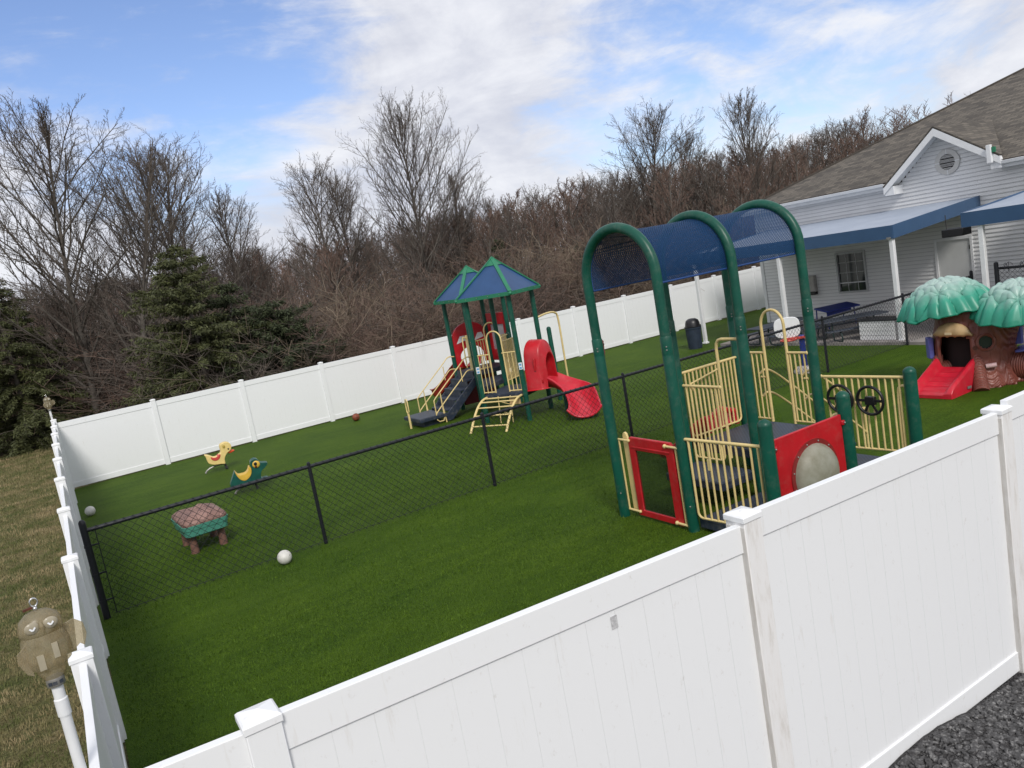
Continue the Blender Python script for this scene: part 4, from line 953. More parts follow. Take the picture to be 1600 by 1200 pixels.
# ---------------------------------------------------------------- spring riders
def trace(pts, o, k, ang): return [((x-o[0])*math.cos(ang)*k-(y-o[1])*math.sin(ang)*k, -(x-o[0])*math.sin(ang)*k-(y-o[1])*math.cos(ang)*k) for x, y in pts]
def slab(parent, poly2, th, name, mat, bevel=.03, label=None, y0=0):
    o = MB(); o.prism(poly2, (0, -th/2+y0, 0), (1, 0, 0), (0, 0, 1), (0, 1, 0), th); return o.build(name, mat, parent, bevel=bevel, ang=60, seg=3)
def smooth_poly(pts, n=3):
    m_ = len(pts); out = []
    for i in range(m_):
        a, b_, c_, d = (Vector(pts[(i+j-1) % m_]) for j in range(4))
        for k in range(n):
            t = k/n; out.append(tuple(.5*((2*b_)+(c_-a)*t+(2*a-5*b_+4*c_-d)*t*t+(3*b_-a-3*c_+d)*t**3)))
    return out
AG = R(14.5)
dk = thing('duck_spring_rider', (2.93, 20.75, 0), 'yellow duck spring rider with a coral red seat near the back fence', 'spring rider', R(-4))
k_ = .00131; o0 = (455, 745)
body = smooth_poly(trace([(230, 415), (262, 470), (285, 530), (320, 580), (420, 602), (540, 588), (612, 580), (600, 500), (612, 430), (645, 370), (690, 330), (712, 280), (705, 225), (670, 180), (610, 165), (550, 180), (505, 215), (497, 260), (515, 320), (520, 370), (490, 402), (450, 440), (390, 452), (340, 432), (290, 418)], o0, k_, AG))
slab(dk, body, .20, 'body', 'duck', .05)
slab(dk, smooth_poly(trace([(340, 450), (362, 500), (420, 522), (480, 502), (515, 440), (508, 395), (480, 412), (440, 450), (390, 462)], o0, k_, AG)), .225, 'seat', 'seatred', .02)
slab(dk, trace([(640, 335), (700, 318), (778, 318), (770, 345), (715, 375), (680, 385), (640, 372)], o0, k_, AG), .13, 'beak', 'beak', .02)
slab(dk, trace([(540, 225), (575, 215), (600, 245), (590, 285), (550, 280)], o0, k_, AG), .23, 'cheek_curl', plain('olive_duck_paint', (.42, .30, .06), .5, .1, 8), .02)
e_ = trace([(655, 293)], o0, k_, AG)[0]
for s in (-1, 1): MB().ball((e_[0], s*.098, e_[1]), .022, 10, 6).build('eye', 'wheel', dk)
sp_ = trace([(270, 775), (290, 730), (340, 680), (430, 632), (540, 600), (620, 588)], o0, k_, AG)
MB().tube([(x, 0, max(z, -.02)) for x, z in sp_], .022, 8).build('leaf_spring', 'steel', dk)
q_ = trace([(615, 600), (640, 655), (665, 700)], o0, k_, AG)
o = MB(); o.tube([(x, 0, max(z, -.02)) for x, z in q_], .028, 8); o.box((q_[1][0], 0, q_[1][1]), (.06, .10, .05)); o.build('spring_clamp', 'darksteel', dk)
fg = thing('frog_spring_rider', (2.98, 17.45, 0), 'dark green frog spring rider with a yellow seat behind the chain link rail', 'spring rider', R(-8))
k_ = .00110; o0 = (1080, 1115)
slab(fg, smooth_poly(trace([(765, 965), (800, 820), (835, 705), (880, 790), (950, 870), (1030, 885), (1100, 840), (1145, 740), (1150, 640), (1115, 570), (1122, 500), (1180, 455), (1250, 470), (1300, 528), (1440, 530), (1405, 615), (1340, 690), (1328, 780), (1350, 840), (1450, 820), (1490, 860), (1400, 905), (1260, 922), (1100, 982), (900, 1030), (800, 1020)], o0, k_, AG)), .22, 'body', 'frog', .05)
slab(fg, smooth_poly(trace([(835, 705), (900, 770), (970, 765), (1040, 740), (1080, 680), (1095, 610), (1140, 650), (1140, 760), (1090, 840), (1030, 880), (950, 862), (880, 792)], o0, k_, AG)), .25, 'seat', 'frogyel', .02)
ex, ez = trace([(1225, 560)], o0, k_, AG)[0]; px_, pz_ = trace([(1210, 548)], o0, k_, AG)[0]; rx_, rz_ = trace([(1222, 602)], o0, k_, AG)[0]
for s in (-1, 1):
    ey = MB().ball((ex, s*.115, ez), .080, 16, 10, (1, .35, 1)).build('eye', 'frogyel', fg)
    MB().ball((px_, s*.142, pz_), .034, 12, 8, (1, .3, 1.2)).build('pupil', 'wheel', ey)
    MB().ball((rx_, s*.138, rz_), .024, 10, 6, (1, .3, 1)).build('eye_mark', plain('dark_maroon', (.10, .004, .006), .4, .1, 6), ey)
o = MB(); bt = trace([(820, 980), (1000, 985), (1230, 915), (1235, 935), (1000, 1010), (830, 1010)], o0, k_, AG); o.prism(bt, (0, -.135, 0), (1, 0, 0), (0, 0, 1), (0, 1, 0), .27); o.build('foot_ledge', 'frog', fg, bevel=.015)
a1 = trace([(870, 1160), (900, 1100), (1000, 1030), (1080, 1000)], o0, k_, AG); a2 = trace([(1290, 1090), (1270, 1020), (1240, 960)], o0, k_, AG)
MB().tube([(x, 0, max(-.02, z)) for x, z in a1], .022, 8).build('leaf_spring', 'steel', fg); MB().tube([(x, 0, max(-.02, z)) for x, z in a2], .026, 8).build('spring_clamp', 'darksteel', fg)
sr = thing('spring_rider', (15.1, 20.33, 0), 'small brown spring rider mostly hidden behind the front arch post', 'spring rider', R(40))
o = MB(); o.tube(bez([(-.30, 0, .40), (-.12, 0, .42), (.12, 0, .44), (.22, 0, .60), (.30, 0, .80), (.40, 0, .80)], 4), [.06]+[.10]*5+[.12]*5+[.10]*5+[.08]*4+[.05], 10); o.build('body', plain('brown_red_paint', (.14, .03, .02), .5, .3, 8), sr)
for s in (-1, 1): MB().tube([(.22, s*.05, .76), (.20, s*.12, .74)], .018, 6).build('handle', 'darksteel', sr)
o = MB(); o.tube([(.06*math.cos(t*.9), .06*math.sin(t*.9), -.02+.012*t) for t in range(30)], .014, 6); o.build('coil_spring', 'darksteel', sr)

# ---------------------------------------------------------------- sand table, balls, bin
stb = thing('sand_table', (1.57, 14.25, 0), 'low sand table with a brown rock-pattern lid, teal tub and four log legs', 'sand table', R(3))
def rrect(wx, wy, r, n=5):
    out = []
    for cx_, cy_, a0 in ((wx-r, wy-r, 0), (-wx+r, wy-r, 90), (-wx+r, -wy+r, 180), (wx-r, -wy+r, 270)): out += arc(cx_, cy_, r, a0, a0+90, n)
    return out
for x in (-.26, .26):
    for y in (-.34, .36): MB().lathe([(.078, -.12), (.068, .06), (.072, .27)], 14, (x, y, 0)).build('leg', 'logleg', stb)
def loft(levels):
    b = MB(); n = len(levels[0][1])
    for z, pl in levels: b.v += [(x, y, z(x, y) if callable(z) else z) for x, y in pl]
    b.f += [(k*n+i, k*n+(i+1) % n, (k+1)*n+(i+1) % n, (k+1)*n+i) for k in range(len(levels)-1) for i in range(n)]+[tuple(range(n-1, -1, -1))]
    return b, n
b, n = loft([(.20, rrect(.35, .50, .10)), (.22, rrect(.385, .535, .11)), (.32, rrect(.40, .55, .12)), (.325, rrect(.41, .56, .12)), (.40, rrect(.42, .57, .12)), (.40, rrect(.36, .5, .1))]); b.build('tub', 'sandtub', stb, ang=50)
lev = []
wob = lambda x, y, s: s*(noise.noise(Vector((x*4, y*4, 3)))*.5+.25*math.sin(x*9)*math.cos(y*7))
for kk, z0_, am in ((1.0, .395, 0), (1.01, .43, .0), (.97, .465, .02), (.84, .50, .035), (.62, .535, .06), (.38, .555, .07), (.18, .56, .07), (.03, .56, .07)):
    lev.append(((lambda x, y, z0_=z0_, am=am: z0_+wob(x, y, am*1.6)), [(x*kk, y*kk) for x, y in rrect(.405, .555, .12)]))
b, n = loft(lev); b.f.append(tuple((len(lev)-1)*n+i for i in range(n))); b.build('lid', 'sandlid', stb, ang=60)
def ballthing(x, y, r, label, name='play_ball', cat='ball', mat='ball', patches=True):
    t = thing(name, (x, y, 0), label, cat); MB().ball((0, 0, r-.004), r, 24, 16).build('ball_shell', mat, t)
    if patches:
        o = MB(); random.seed(int(x*100))
        for i in range(9):
            d = Vector((random.gauss(0, 1), random.gauss(0, 1), random.gauss(0, 1))).normalized(); u_ = d.orthogonal().normalized(); v_ = d.cross(u_)
            rr = r*.16; c_ = Vector((0, 0, r-.004))+d*(r+.0012); n5 = 6
            o.add([c_+(u_*math.cos(2*PI*k/n5)*rr*random.uniform(.3, .9)+v_*math.sin(2*PI*k/n5)*rr*.4)-d*.001 for k in range(n5)], [tuple(range(n5))])
        o.build('printed_patch', plain('grey_ball_print', (.22, .20, .19), .6, .3, 20), t)
    else:
        o = MB()
        for ax in range(3):
            o.tube([Vector((0, 0, r-.004))+Vector([(math.cos(q)*r*1.003, math.sin(q)*r*1.003, 0), (math.cos(q)*r*1.003, 0, math.sin(q)*r*1.003), (0, math.cos(q)*r*1.003, math.sin(q)*r*1.003)][ax]) for q in [2*PI*i/24 for i in range(25)]], .004, 4, False)
        o.build('seam', 'wheel', t)
    return t
stb.location.z = .10; stb.scale = (.90, .98, 1.0)
ballthing(2.31, 11.72, .108, 'clean scuffed white soccer ball on the turf in front of the chain link fence')
ballthing(.02, 19.6, .108, 'grubby white soccer ball in the corner beside the left white fence')
ballthing(7.47, 22.80, .115, 'brown basketball on the turf beneath the back fence', 'basketball', 'ball', 'orange_ball', False)
tb = thing('trash_can', (18.25, 19.30, 0), 'round navy trash can with a black domed lid behind a white porch post', 'trash can')
MB().lathe([(.21, -.02), (.215, .02), (.25, .66), (.27, .67), (.275, .72), (.25, .725)], 24).build('body', 'bin', tb)
o = MB()
for i in range(24): a = 2*PI*i/24; o.tube([(.222*math.cos(a), .222*math.sin(a), .04), (.253*math.cos(a), .253*math.sin(a), .65)], .006, 4)
o.build('rib', 'bin', tb)
MB().lathe([(.275, .72), (.28, .745), (.25, .75), (.235, .86), (.20, .95), (.12, 1.0), (0, 1.015)], 24).build('lid', 'wheel', tb)
# toy basketball hoop beyond the fence
bh = thing('toy_basketball_hoop', (15.35, 12.62, 0), 'small toy basketball hoop with rounded white backboard, red rim and blue pole behind the fence', 'basketball hoop', R(-50))
MB().lathe([(.26, -.01), (.27, .06), (.22, .14), (.08, .17)], 20, sy=.8).build('base', plain('grey_base', (.40, .38, .36), .5, .2, 8), bh)
MB().box((0, 0, .52), (.13, .10, .8)).build('pole', 'blue', bh, bevel=.02)
o = MB(); o.prism([(.30*math.copysign(abs(math.cos(t))**.6, math.cos(t)), .25*math.copysign(abs(math.sin(t))**.6, math.sin(t))) for t in [2*PI*i/32 for i in range(32)]], (-.30, -.05, 1.14), (1, 0, 0), (0, 0, 1), (0, 1, 0), .05); o.build('backboard', 'white_paint', bh, bevel=.01)
o = MB(); o.tube([(-.30+.17*math.cos(2*PI*i/20), -.25+.17*math.sin(2*PI*i/20), .87) for i in range(21)], .022, 8, False); o.box((-.15, -.08, .87), (.5, .06, .05)); o.build('rim', 'seatred', bh)

# ---------------------------------------------------------------- owl decoys on poles
def owl(x, y, zb, zt, rz, label, big):
    t = thing('owl_decoy', (x, y, 0), label, 'owl decoy', rz, None); t.scale = (.80, .80, 1)
    MB().lathe([(.030, zb), (.030, zt-.10), (.036, zt-.10), (.036, zt-.02), (.031, zt-.015), (.031, zt+.05)], 16).build('pipe', 'white_paint', t)
    ne = MB().lathe([(.046, zt+.05), (.048, zt+.055), (.048, zt+.085), (.046, zt+.09)], 18).build('neck_band', 'steel', t)
    o = MB()
    for a in (-130, -100, -60): o.box((.0495*math.cos(R(a)), .0495*math.sin(R(a)), zt+.07), (.002, .022, .016), R(a))
    o.build('band_mark', 'navy', ne)
    z0 = zt+.085
    MB().lathe([(.048, z0), (.066, z0+0.0258), (.074, z0+0.043), (.076, z0+0.0559), (.112, z0+0.0774), (.124, z0+0.129), (.118, z0+0.1892), (.105, z0+0.2253), (.112, z0+0.2305), (.114, z0+0.258), (.098, z0+0.2967), (.06, z0+0.3225), (.02, z0+0.3311), (.0, z0+0.332)], 26, sy=.82).build('body', 'jug', t, ang=50)
    for s in (-1, 1):
        o = MB(); wing = [(.10, .262), (.16, .275), (.205, .235), (.21, .17), (.185, .11), (.165, .13), (.12, .10), (.105, .12)] if s > 0 else [(.09, .24), (.145, .20), (.15, .15), (.12, .08), (.09, .06)]
        o.prism([(s*a, z0+.86*c_) for a, c_ in wing], (0, -.01 if s > 0 else -.05, 0), (1, 0, 0), (0, 0, 1), (0, 1, 0), .008); o.build('wing', 'jug', t, bevel=.002)
        ec = Vector((s*.045, -.085, z0+0.2735)); o = MB(); o.ball(ec, .034, 14, 8, (1.15, .35, .8)); ey = o.build('eye_socket', plain('greyish_eye', (.33, .29, .21), .2, .15, 12), t)
        o = MB(); o.prism([(-.017, .005), (-.010, .008), (0, .0), (.012, .010), (.017, .004), (.004, -.006), (-.006, -.006)], ec+Vector((0, -.014, -.002)), (1, 0, 0), (0, .25, 1), (0, -1, 0), .003); o.build('eye_glint', 'white_paint', ey)
    o = MB(); o.tube([(0, -.088, z0+0.2924), (0, -.102, z0+0.2709), (0, -.102, z0+0.2451)], [.006, .012, .004], 8); o.build('beak', 'jug', t)
    o = MB(); o.tube([(0, 0, z0+0.3268), (0, 0, z0+0.3526)], .006, 6); o.tube([(.019*math.cos(2*PI*i/16), 0, z0+0.3681+.019*math.sin(2*PI*i/16)) for i in range(17)], .0045, 6, False); o.ball((0, 0, z0+0.3371), .013, 8, 6); o.build('eye_bolt', plain('bright_steel', (.6, .6, .6), .2, .1, 8, metal=.9), t)
    MB().box((-.035, .01, z0+0.344), (.05, .014, .010), .3).build('rusty_clip', plain('rust', (.10, .03, .015), .8, .3, 30), t)
    for x_, z_ in ((.035, .17), (-.045, .13)): MB().box((x_, -.099+abs(x_)*.1, z0+.86*z_), (.030 if x_ > 0 else .034, .010, .07)).build('moulded_slot', plain('pale_slot', (.36, .32, .23), .4, .15, 10), t)
    return t
t = owl(-.305, 4.10, .0, 2.21, R(8), 'weathered translucent plastic owl decoy on a white pipe at the lower left', True)
owl(-.27, YB-.02, 1.9, 2.13, R(8), 'tiny distant plastic owl decoy on a white stick above the far left fence corner', False)
o = MB(); o.box((-.25, 4.06, 1.865), (.11, .09, .006)); o.lathe([(.012, 1.868), (.012, 1.874)], 10, (-.25, 4.04, 0)); 
t2 = o.build('pipe_bracket', 'white_paint', None); t2.parent = t; t2.matrix_parent_inverse = t.matrix_world.inverted() if False else Matrix.Translation((.305, -4.10, 0))
t2.parent = t; t2.rotation_euler = (0, 0, 0)

# ---------------------------------------------------------------- house
XW = 23.0
hs = thing('house', (XW, 13.5, 0), 'single storey white sided house with brown shingle hip roof and a small gable', 'house')
def Hh(x, y, z): return (x-XW, y-13.5, z)
def siding(ivals, z0, z1, x, course=.115):
    b = MB(); n = int((z1-z0)/course)
    for i in range(n):
        a, c_ = z0+i*course, min(z1, z0+(i+1)*course)
        for y0, y1 in ivals((a+c_)/2):
            vs = [Hh(x-.024, y0, a), Hh(x-.024, y1, a), Hh(x-.002, y1, c_), Hh(x-.002, y0, c_), Hh(x, y0, a), Hh(x, y1, a)]
            b.add(vs, [(0, 1, 2, 3), (4, 5, 1, 0)])
    return b
def cut(y0, y1, holes, z):
    seg = [(y0, y1)]
    for ha, hb, hz0, hz1 in holes:
        if hz0 < z < hz1:
            ns_ = []
            for a, c_ in seg:
                if hb <= a or ha >= c_: ns_.append((a, c_)); continue
                if ha > a: ns_.append((a, ha))
                if hb < c_: ns_.append((hb, c_))
            seg = ns_
    return seg
WIN = (16.02, 17.12, .90, 2.25); DOOR = (12.60, 13.72, .06, 2.30)
HOLES = [WIN, DOOR]
GA, GZ = 13.15, 5.48
def iv(z):
    if z < 4.05: return cut(-9, 20.3, HOLES, z)
    hw = 1.60*(GZ-.06-z)/(GZ-4.05); return [(GA-hw, GA+hw)] if hw > .05 else []
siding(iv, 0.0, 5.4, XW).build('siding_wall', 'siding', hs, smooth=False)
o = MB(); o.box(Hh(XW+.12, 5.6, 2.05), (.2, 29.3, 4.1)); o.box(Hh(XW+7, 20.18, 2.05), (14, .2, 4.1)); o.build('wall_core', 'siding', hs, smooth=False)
o = MB(); o.box(Hh(XW-.02, 20.25, 2.0), (.045, .13, 4.0)); o.box(Hh(XW+.05, 20.32, 2.0), (.13, .045, 4.0)); o.build('corner_board', 'trim', hs)
# window
wf = MB()
y0, y1, z0, z1 = WIN
for c_, d_ in (((y0+.03, (z0+z1)/2), (.06, z1-z0)), ((y1-.03, (z0+z1)/2), (.06, z1-z0)), (((y0+y1)/2, z0+.03), (y1-y0-.12, .06)), (((y0+y1)/2, z1-.03), (y1-y0-.12, .06))): wf.box(Hh(XW-.03, *c_), (.07, *d_))
wo = wf.build('window', plain('grey_white_frame', (.44, .45, .46), .4, .05, 4), hs)
MB().box(Hh(XW+.005, (y0+y1)/2, (z0+z1)/2), (.01, y1-y0-.1, z1-z0-.1)).build('pane', 'glass', wo)
o = MB()
for k in (1, 2): o.box(Hh(XW-.008, y0+(y1-y0)*k/3, (z0+z1)/2), (.012, .010, z1-z0-.12))
for k in (1, 2, 3): o.box(Hh(XW-.0085, (y0+y1)/2, z0+(z1-z0)*k/4), (.011, y1-y0-.12, .009 if k != 1 else .03))
o.build('muntin', 'trim', wo)
o = MB(); random.seed(3)
for i in range(6): o.box(Hh(XW+.03, y1-.09-.028*i, (z0+z1)/2), (.015, .014, z1-z0-.14))
o.build('curtain', plain('pale_curtain', (.30, .32, .34), .8, .1, 6), wo)
# door
o = MB(); y0, y1, z0, z1 = DOOR; o.box(Hh(XW+.01, (y0+y1)/2, (z0+z1)/2), (.05, y1-y0-.14, z1-z0-.07)); do = o.build('door', 'door', hs)
o = MB(); o.box(Hh(XW-.015, y0+.035, (z0+z1)/2), (.07, .07, z1-z0)); o.box(Hh(XW-.015, y1-.035, (z0+z1)/2), (.07, .07, z1-z0)); o.box(Hh(XW-.015, (y0+y1)/2, z1-.035), (.066, y1-y0-.14, .07)); o.build('door_frame', 'trim', do)
o = MB(); o.box(Hh(XW-.03, y0+.09, 1.98), (.03, .03, .12)); o.box(Hh(XW-.03, y0+.09, .4), (.03, .03, .12)); o.build('hinge', 'darksteel', do)
o = MB(); o.ball(Hh(XW-.05, y1-.16, 1.02), .035, 10, 6); o.build('handle', 'steel', do)
# gable vent
vy, vz = 13.10, 4.46; nv = 24
cir = lambda r: [(vy-13.5+r*math.cos(2*PI*i/nv), vz+r*math.sin(2*PI*i/nv)) for i in range(nv)]
o = MB(); o.ring(cir(.36), cir(.22), (-.06, 0, 0), (0, 1, 0), (0, 0, 1), (1, 0, 0), .045); gv = o.build('gable_vent', plain('off_white_vent', (.56, .55, .53), .5, .06, 6), hs, bevel=.01)
o = MB()
for i in range(7):
    z = vz-.18+.06*i; hw = math.sqrt(max(.001, .215**2-(z-vz)**2)); o.bar(Hh(XW-.045, vy-hw, z), Hh(XW-.045, vy+hw, z), .05, .012, (.5, 0, 1))
o.build('louvre', plain('louvre', (.52, .51, .49), .5, .06, 6), gv); o = MB(); o.prism(cir(.225), (-.02, 0, 0), (0, 1, 0), (0, 0, 1), (1, 0, 0), .004); o.build('vent_back', 'hole', gv)
o = MB()
for k in range(4): a = R(45+90*k); o.box(Hh(XW-.062, vy+.29*math.cos(a+R(45)), vz+.29*math.sin(a+R(45))), (.01, .14 if k % 2 else .02, .02 if k % 2 else .14))
o.build('keystone', 'trim', gv)
# main roof with UVs for shingle courses
def roof_face(name, pts, parent, uvf, mat='shingle', th=.05):
    me = bpy.data.meshes.new(name); me.from_pydata([Hh(*p) for p in pts], [], [tuple(range(len(pts)))]); me.update(); uv = me.uv_layers.new(name='UVMap')
    for lp in me.loops: uv.data[lp.index].uv = uvf(pts[lp.vertex_index])
    o = bpy.data.objects.new(name, me); C.objects.link(o); me.materials.append(MT[mat]); o.parent = parent
    s_ = o.modifiers.new('solid', 'SOLIDIFY'); s_.thickness = th; s_.offset = 0; return o
SL = .43; X0, Y0, Z0 = 22.6, 20.62, 4.2
kx = math.sqrt(1+SL*SL); D = 12.0
rz = Z0+SL*D
roof_face('roof', [(X0, Y0, Z0), (X0+D, Y0-D, rz), (X0+D, -10, rz), (X0, -10, Z0), (X0, GA-1.60, Z0), (X0+(GZ-Z0)/SL, GA, GZ), (X0, GA+1.60, Z0)], hs, lambda p: (p[1], (p[0]-X0)*kx) if False else ((p[0]-X0)*kx, p[1]))
roof_face('hip_roof', [(X0, Y0, Z0), (X0+2*D, Y0, Z0), (X0+D, Y0-D, rz)], hs, lambda p: ((Y0-p[1])*kx, p[0]))
MB().tube([Hh(X0, Y0, Z0+.03), Hh(X0+D, Y0-D, rz+.03)], .05, 6).build('hip_cap', 'shingle', hs)
# eaves: soffit, fascia and gutter
for ya, yb, nm in ((14.84, 20.60, 'gutter'), (-9, 11.48, 'gutter')):
    zg = Z0-.05
    o = MB(); o.prism([(0, 0), (-.11, .02), (-.13, .10), (-.12, .105), (-.10, .03), (-.01, .02), (-.01, .105), (0, .105)], Hh(X0+.02, ya, zg-.06), (1, 0, 0), (0, 0, 1), (0, 1, 0), yb-ya); gt = o.build(nm, 'trim', hs)
    o = MB(); o.box(Hh(X0+.04, (ya+yb)/2, zg-.04), (.03, yb-ya, .17)); o.build('fascia', 'trim', gt)
    o = MB(); o.box(Hh((X0+XW)/2+.02, (ya+yb)/2, zg-.135), (XW-X0-.03, yb-ya, .02)); o.build('soffit', 'trim', gt)
MB().box(Hh(X0+.3, 20.62, Z0-.10), (1.0, .03, .15)).build('side_fascia', 'trim', hs)
# gable roof
gx0 = 22.48; gb = X0+(GZ-Z0)/SL; hwL, hwR = 1.68, 1.72; ze = 4.08
roof_face('gable_roof', [(gx0, GA, GZ), (gb, GA, GZ), (X0-.02, GA+hwL, ze), (gx0, GA+hwL, ze)], hs, lambda p: (abs(p[1]-GA)*1.3, p[0]))
roof_face('gable_roof', [(gx0, GA, GZ), (gx0, GA-hwR, ze+.26), (X0-.02, GA-hwR, ze+.26), (gb, GA, GZ)], hs, lambda p: (abs(p[1]-GA)*1.3, p[0]))
o = MB()
for sgn, hw, zee in ((1, hwL, ze), (-1, hwR, ze+.26)):
    o.prism([(0, GZ-.01), (sgn*hw, zee-.01), (sgn*hw, zee-.22), (0, GZ-.25)], Hh(gx0+.0, GA, 0), (0, 1, 0), (0, 0, 1), (1, 0, 0), .035)
rk = o.build('rake_board', 'trim', hs, smooth=False)
o = MB()
for sgn, hw, zee in ((1, hwL, ze), (-1, hwR, ze+.26)):
    o.prism([(0, GZ-.10), (sgn*hw, zee-.10), (sgn*hw, zee-.13), (0, GZ-.13)], Hh(gx0+.04, GA, 0), (0, 1, 0), (0, 0, 1), (1, 0, 0), XW-gx0-.06)
o.build('gable_soffit', 'trim', rk, smooth=False)
MB().box(Hh((gx0+XW)/2+.045, GA+hwL-.16, 3.94), (XW-gx0, .30, .26)).build('eave_return', 'trim', hs, bevel=.01)
MB().box(Hh((gx0+XW)/2+.045, GA-hwR+.14, 4.12), (XW-gx0, .28, .22)).build('eave_return', 'trim', hs, bevel=.01)
o = MB(); o.box(Hh(gx0-.055, 11.66, 4.42), (.10, .12, .48)); ds = o.build('downspout_stub', 'trim', hs, bevel=.01)
MB().box(Hh(gx0-.03, 11.55, 4.52), (.06, .08, .14)).build('green_bracket', 'green_trim', ds)
# wall box near the porch corner and black box under the awning
o = MB(); o.box(Hh(XW-.09, 18.22, 1.28), (.16, .50, .62)); wb = o.build('wall_box', plain('grey_box', (.40, .38, .36), .6, .15, 5), hs, bevel=.01); MB().box(Hh(XW-.10, 18.2, .99), (.18, .46, .12)).build('box_opening', 'darksteel', wb, bevel=.02)
tag(sheet('porch_slab', 18.62, 23, 6, 18.5, .075, 'concrete'), kind='structure')
o = MB(); o.box((18.61, 12.25, .03), (.03, 12.5, .09)); o.box((20.8, 18.51, .03), (4.4, .03, .09)); tag(o.build('porch_slab_edge', 'concrete'), kind='structure')
# awnings
def awning(y0, y1, posts, label, xf=18.85, zw=3.38, zf=3.06, vd=.34, name='awning'):
    t = thing(name, (xf, (y0+y1)/2, 0), label, 'awning'); yc = (y0+y1)/2
    b = MB(); ny, nx = 24, 10; vs = []
    for j in range(ny+1):
        for i in range(nx+1):
            x = xf+(XW-.03-xf)*i/nx; y = y0+(y1-y0)*j/ny; s = i/nx
            bay = (y1-y0)/max(1, len(posts)-1) if len(posts) > 1 else 3; sag = -.035*math.sin(PI*s)*(1+.3*math.sin(j*.9))
            vs.append((x-xf, y-yc, zf+(zw-zf)*s+sag))
    b.add(vs, [(j*(nx+1)+i, j*(nx+1)+i+1, (j+1)*(nx+1)+i+1, (j+1)*(nx+1)+i) for j in range(ny) for i in range(nx)])
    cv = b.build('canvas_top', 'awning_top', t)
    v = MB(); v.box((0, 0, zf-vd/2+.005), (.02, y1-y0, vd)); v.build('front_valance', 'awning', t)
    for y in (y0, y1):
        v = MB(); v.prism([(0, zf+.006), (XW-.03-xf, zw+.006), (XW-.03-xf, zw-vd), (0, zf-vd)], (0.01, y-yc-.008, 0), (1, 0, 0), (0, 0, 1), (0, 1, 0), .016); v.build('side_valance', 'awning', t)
    for y in posts:
        p = MB().box((.08, y-yc, (zf-.22)/2), (.11, .11, zf-.22)).build('awning_post', 'white_paint', t, bevel=.008); MB().box((.08, y-yc, .05), (.17, .17, .06)).build('post_base', 'white_paint', p, bevel=.01)
    fr = MB()
    for y in posts: fr.bar((.08, y-yc, zf-.12), (XW-xf-.1, y-yc, zw-.22), .05, .05)
    fr.bar((.05, y0-yc+.05, zf-.10), (.05, y1-yc-.05, zf-.10), .05, .05); fr.build('awning_frame', 'white_paint', t)
    return t
a1 = awning(12.30, 19.75, (12.40, 16.03, 19.50), 'long blue canvas awning over the porch on white posts', zw=3.37)
MB().box((0.0-.014, 12.42-16.025, 2.74), (.02, .12, .06)).build('clip', 'steel', a1)
a2 = awning(3.0, 10.56, (10.16, 6.6), 'second blue canvas awning cut off by the right edge of the photo', zw=3.42, zf=3.10)
bb = thing('black_box', (20.1, 11.4, 2.45), 'black box hanging in the gap between the two blue awnings', 'box')
o = MB(); o.box((0, 0, .16), (.40, .55, .20)); o.build('case', 'wheel', bb, bevel=.02); o = MB()
for y in (-.25, .25): o.tube([(0, y, .26), (0, y, .62)], .012, 6)
o.build('hanger', 'darksteel', bb)
# porch furniture
lw = thing('porch_box', (19.15, 13.08, .075), 'low white clapboard box with a dark lid beside the middle porch post', 'storage box')
b = MB()
for i in range(4):
    z = i*.13; k = .012
    b.box((0, 0, z+.063), (.48+.02*(1-i % 1), 1.04, .126))
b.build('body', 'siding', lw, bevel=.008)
MB().box((0, 0, .538), (.54, 1.10, .035)).build('lid', 'wheel', lw, bevel=.008)
def picnic(x, y, rz, label):
    t = thing('picnic_table', (x, y, .075), label, 'picnic table', rz, 'picnic tables on the porch')
    MB().prism(rrect(1.02, .36, .10, 4), (0, 0, .525), (1, 0, 0), (0, 1, 0), (0, 0, 1), .035).build('tabletop', 'picnic', t, bevel=.008)
    for s in (-1, 1): MB().prism([(a, c_+s*.62) for a, c_ in rrect(1.0, .13, .06, 4)], (0, 0, .30), (1, 0, 0), (0, 1, 0), (0, 0, 1), .03).build('bench', 'picnic', t, bevel=.008)
    for sx_ in (-.62, .62):
        o = MB()
        for s in (-1, 1):
            o.tube(bez([(sx_, s*.20, .52), (sx_, s*.20, .30), (sx_, s*.24, .05), (sx_, s*.34, .015), (sx_, s*.66, .015), (sx_, s*.74, .06), (sx_, s*.72, .20), (sx_, s*.62, .30)], 4), .022, 8)
        o.tube([(sx_, -.3, .28), (sx_, .3, .28)], .018, 8); o.build('leg_frame', plain('dark_green_tube', (.010, .028, .026), .45, .15, 6), t)
    return t
picnic(18.95, 16.35, R(-6), 'dark steel picnic table farther along the porch behind the left hoop railing')
picnic(19.55, 14.35, R(-27), 'dark steel picnic table nearer the low white porch box')
bt_ = thing('folding_table', (21.3, 16.1, .075), 'bright blue folding play table tilted under the house window', 'play table', R(-15))
MB().box((0, 0, .62), (1.25, .62, .05)).build('top', 'blue', bt_, bevel=.015); bt_.children[0].rotation_euler = (R(9), 0, 0); bt_.children[0].location = (0, 0, .0)
for s in (-1, 1):
    MB().tube([(s*.5, -.25, .58), (s*.5, -.28, 0), ], .02, 6).build('leg', 'blue', bt_); MB().tube([(s*.5, .25, .64), (s*.5, .28, 0)], .02, 6).build('leg', 'blue', bt_)
MB().box((-.1, -.30, .50), (.9, .03, .16)).build('apron', 'blue', bt_, bevel=.01)

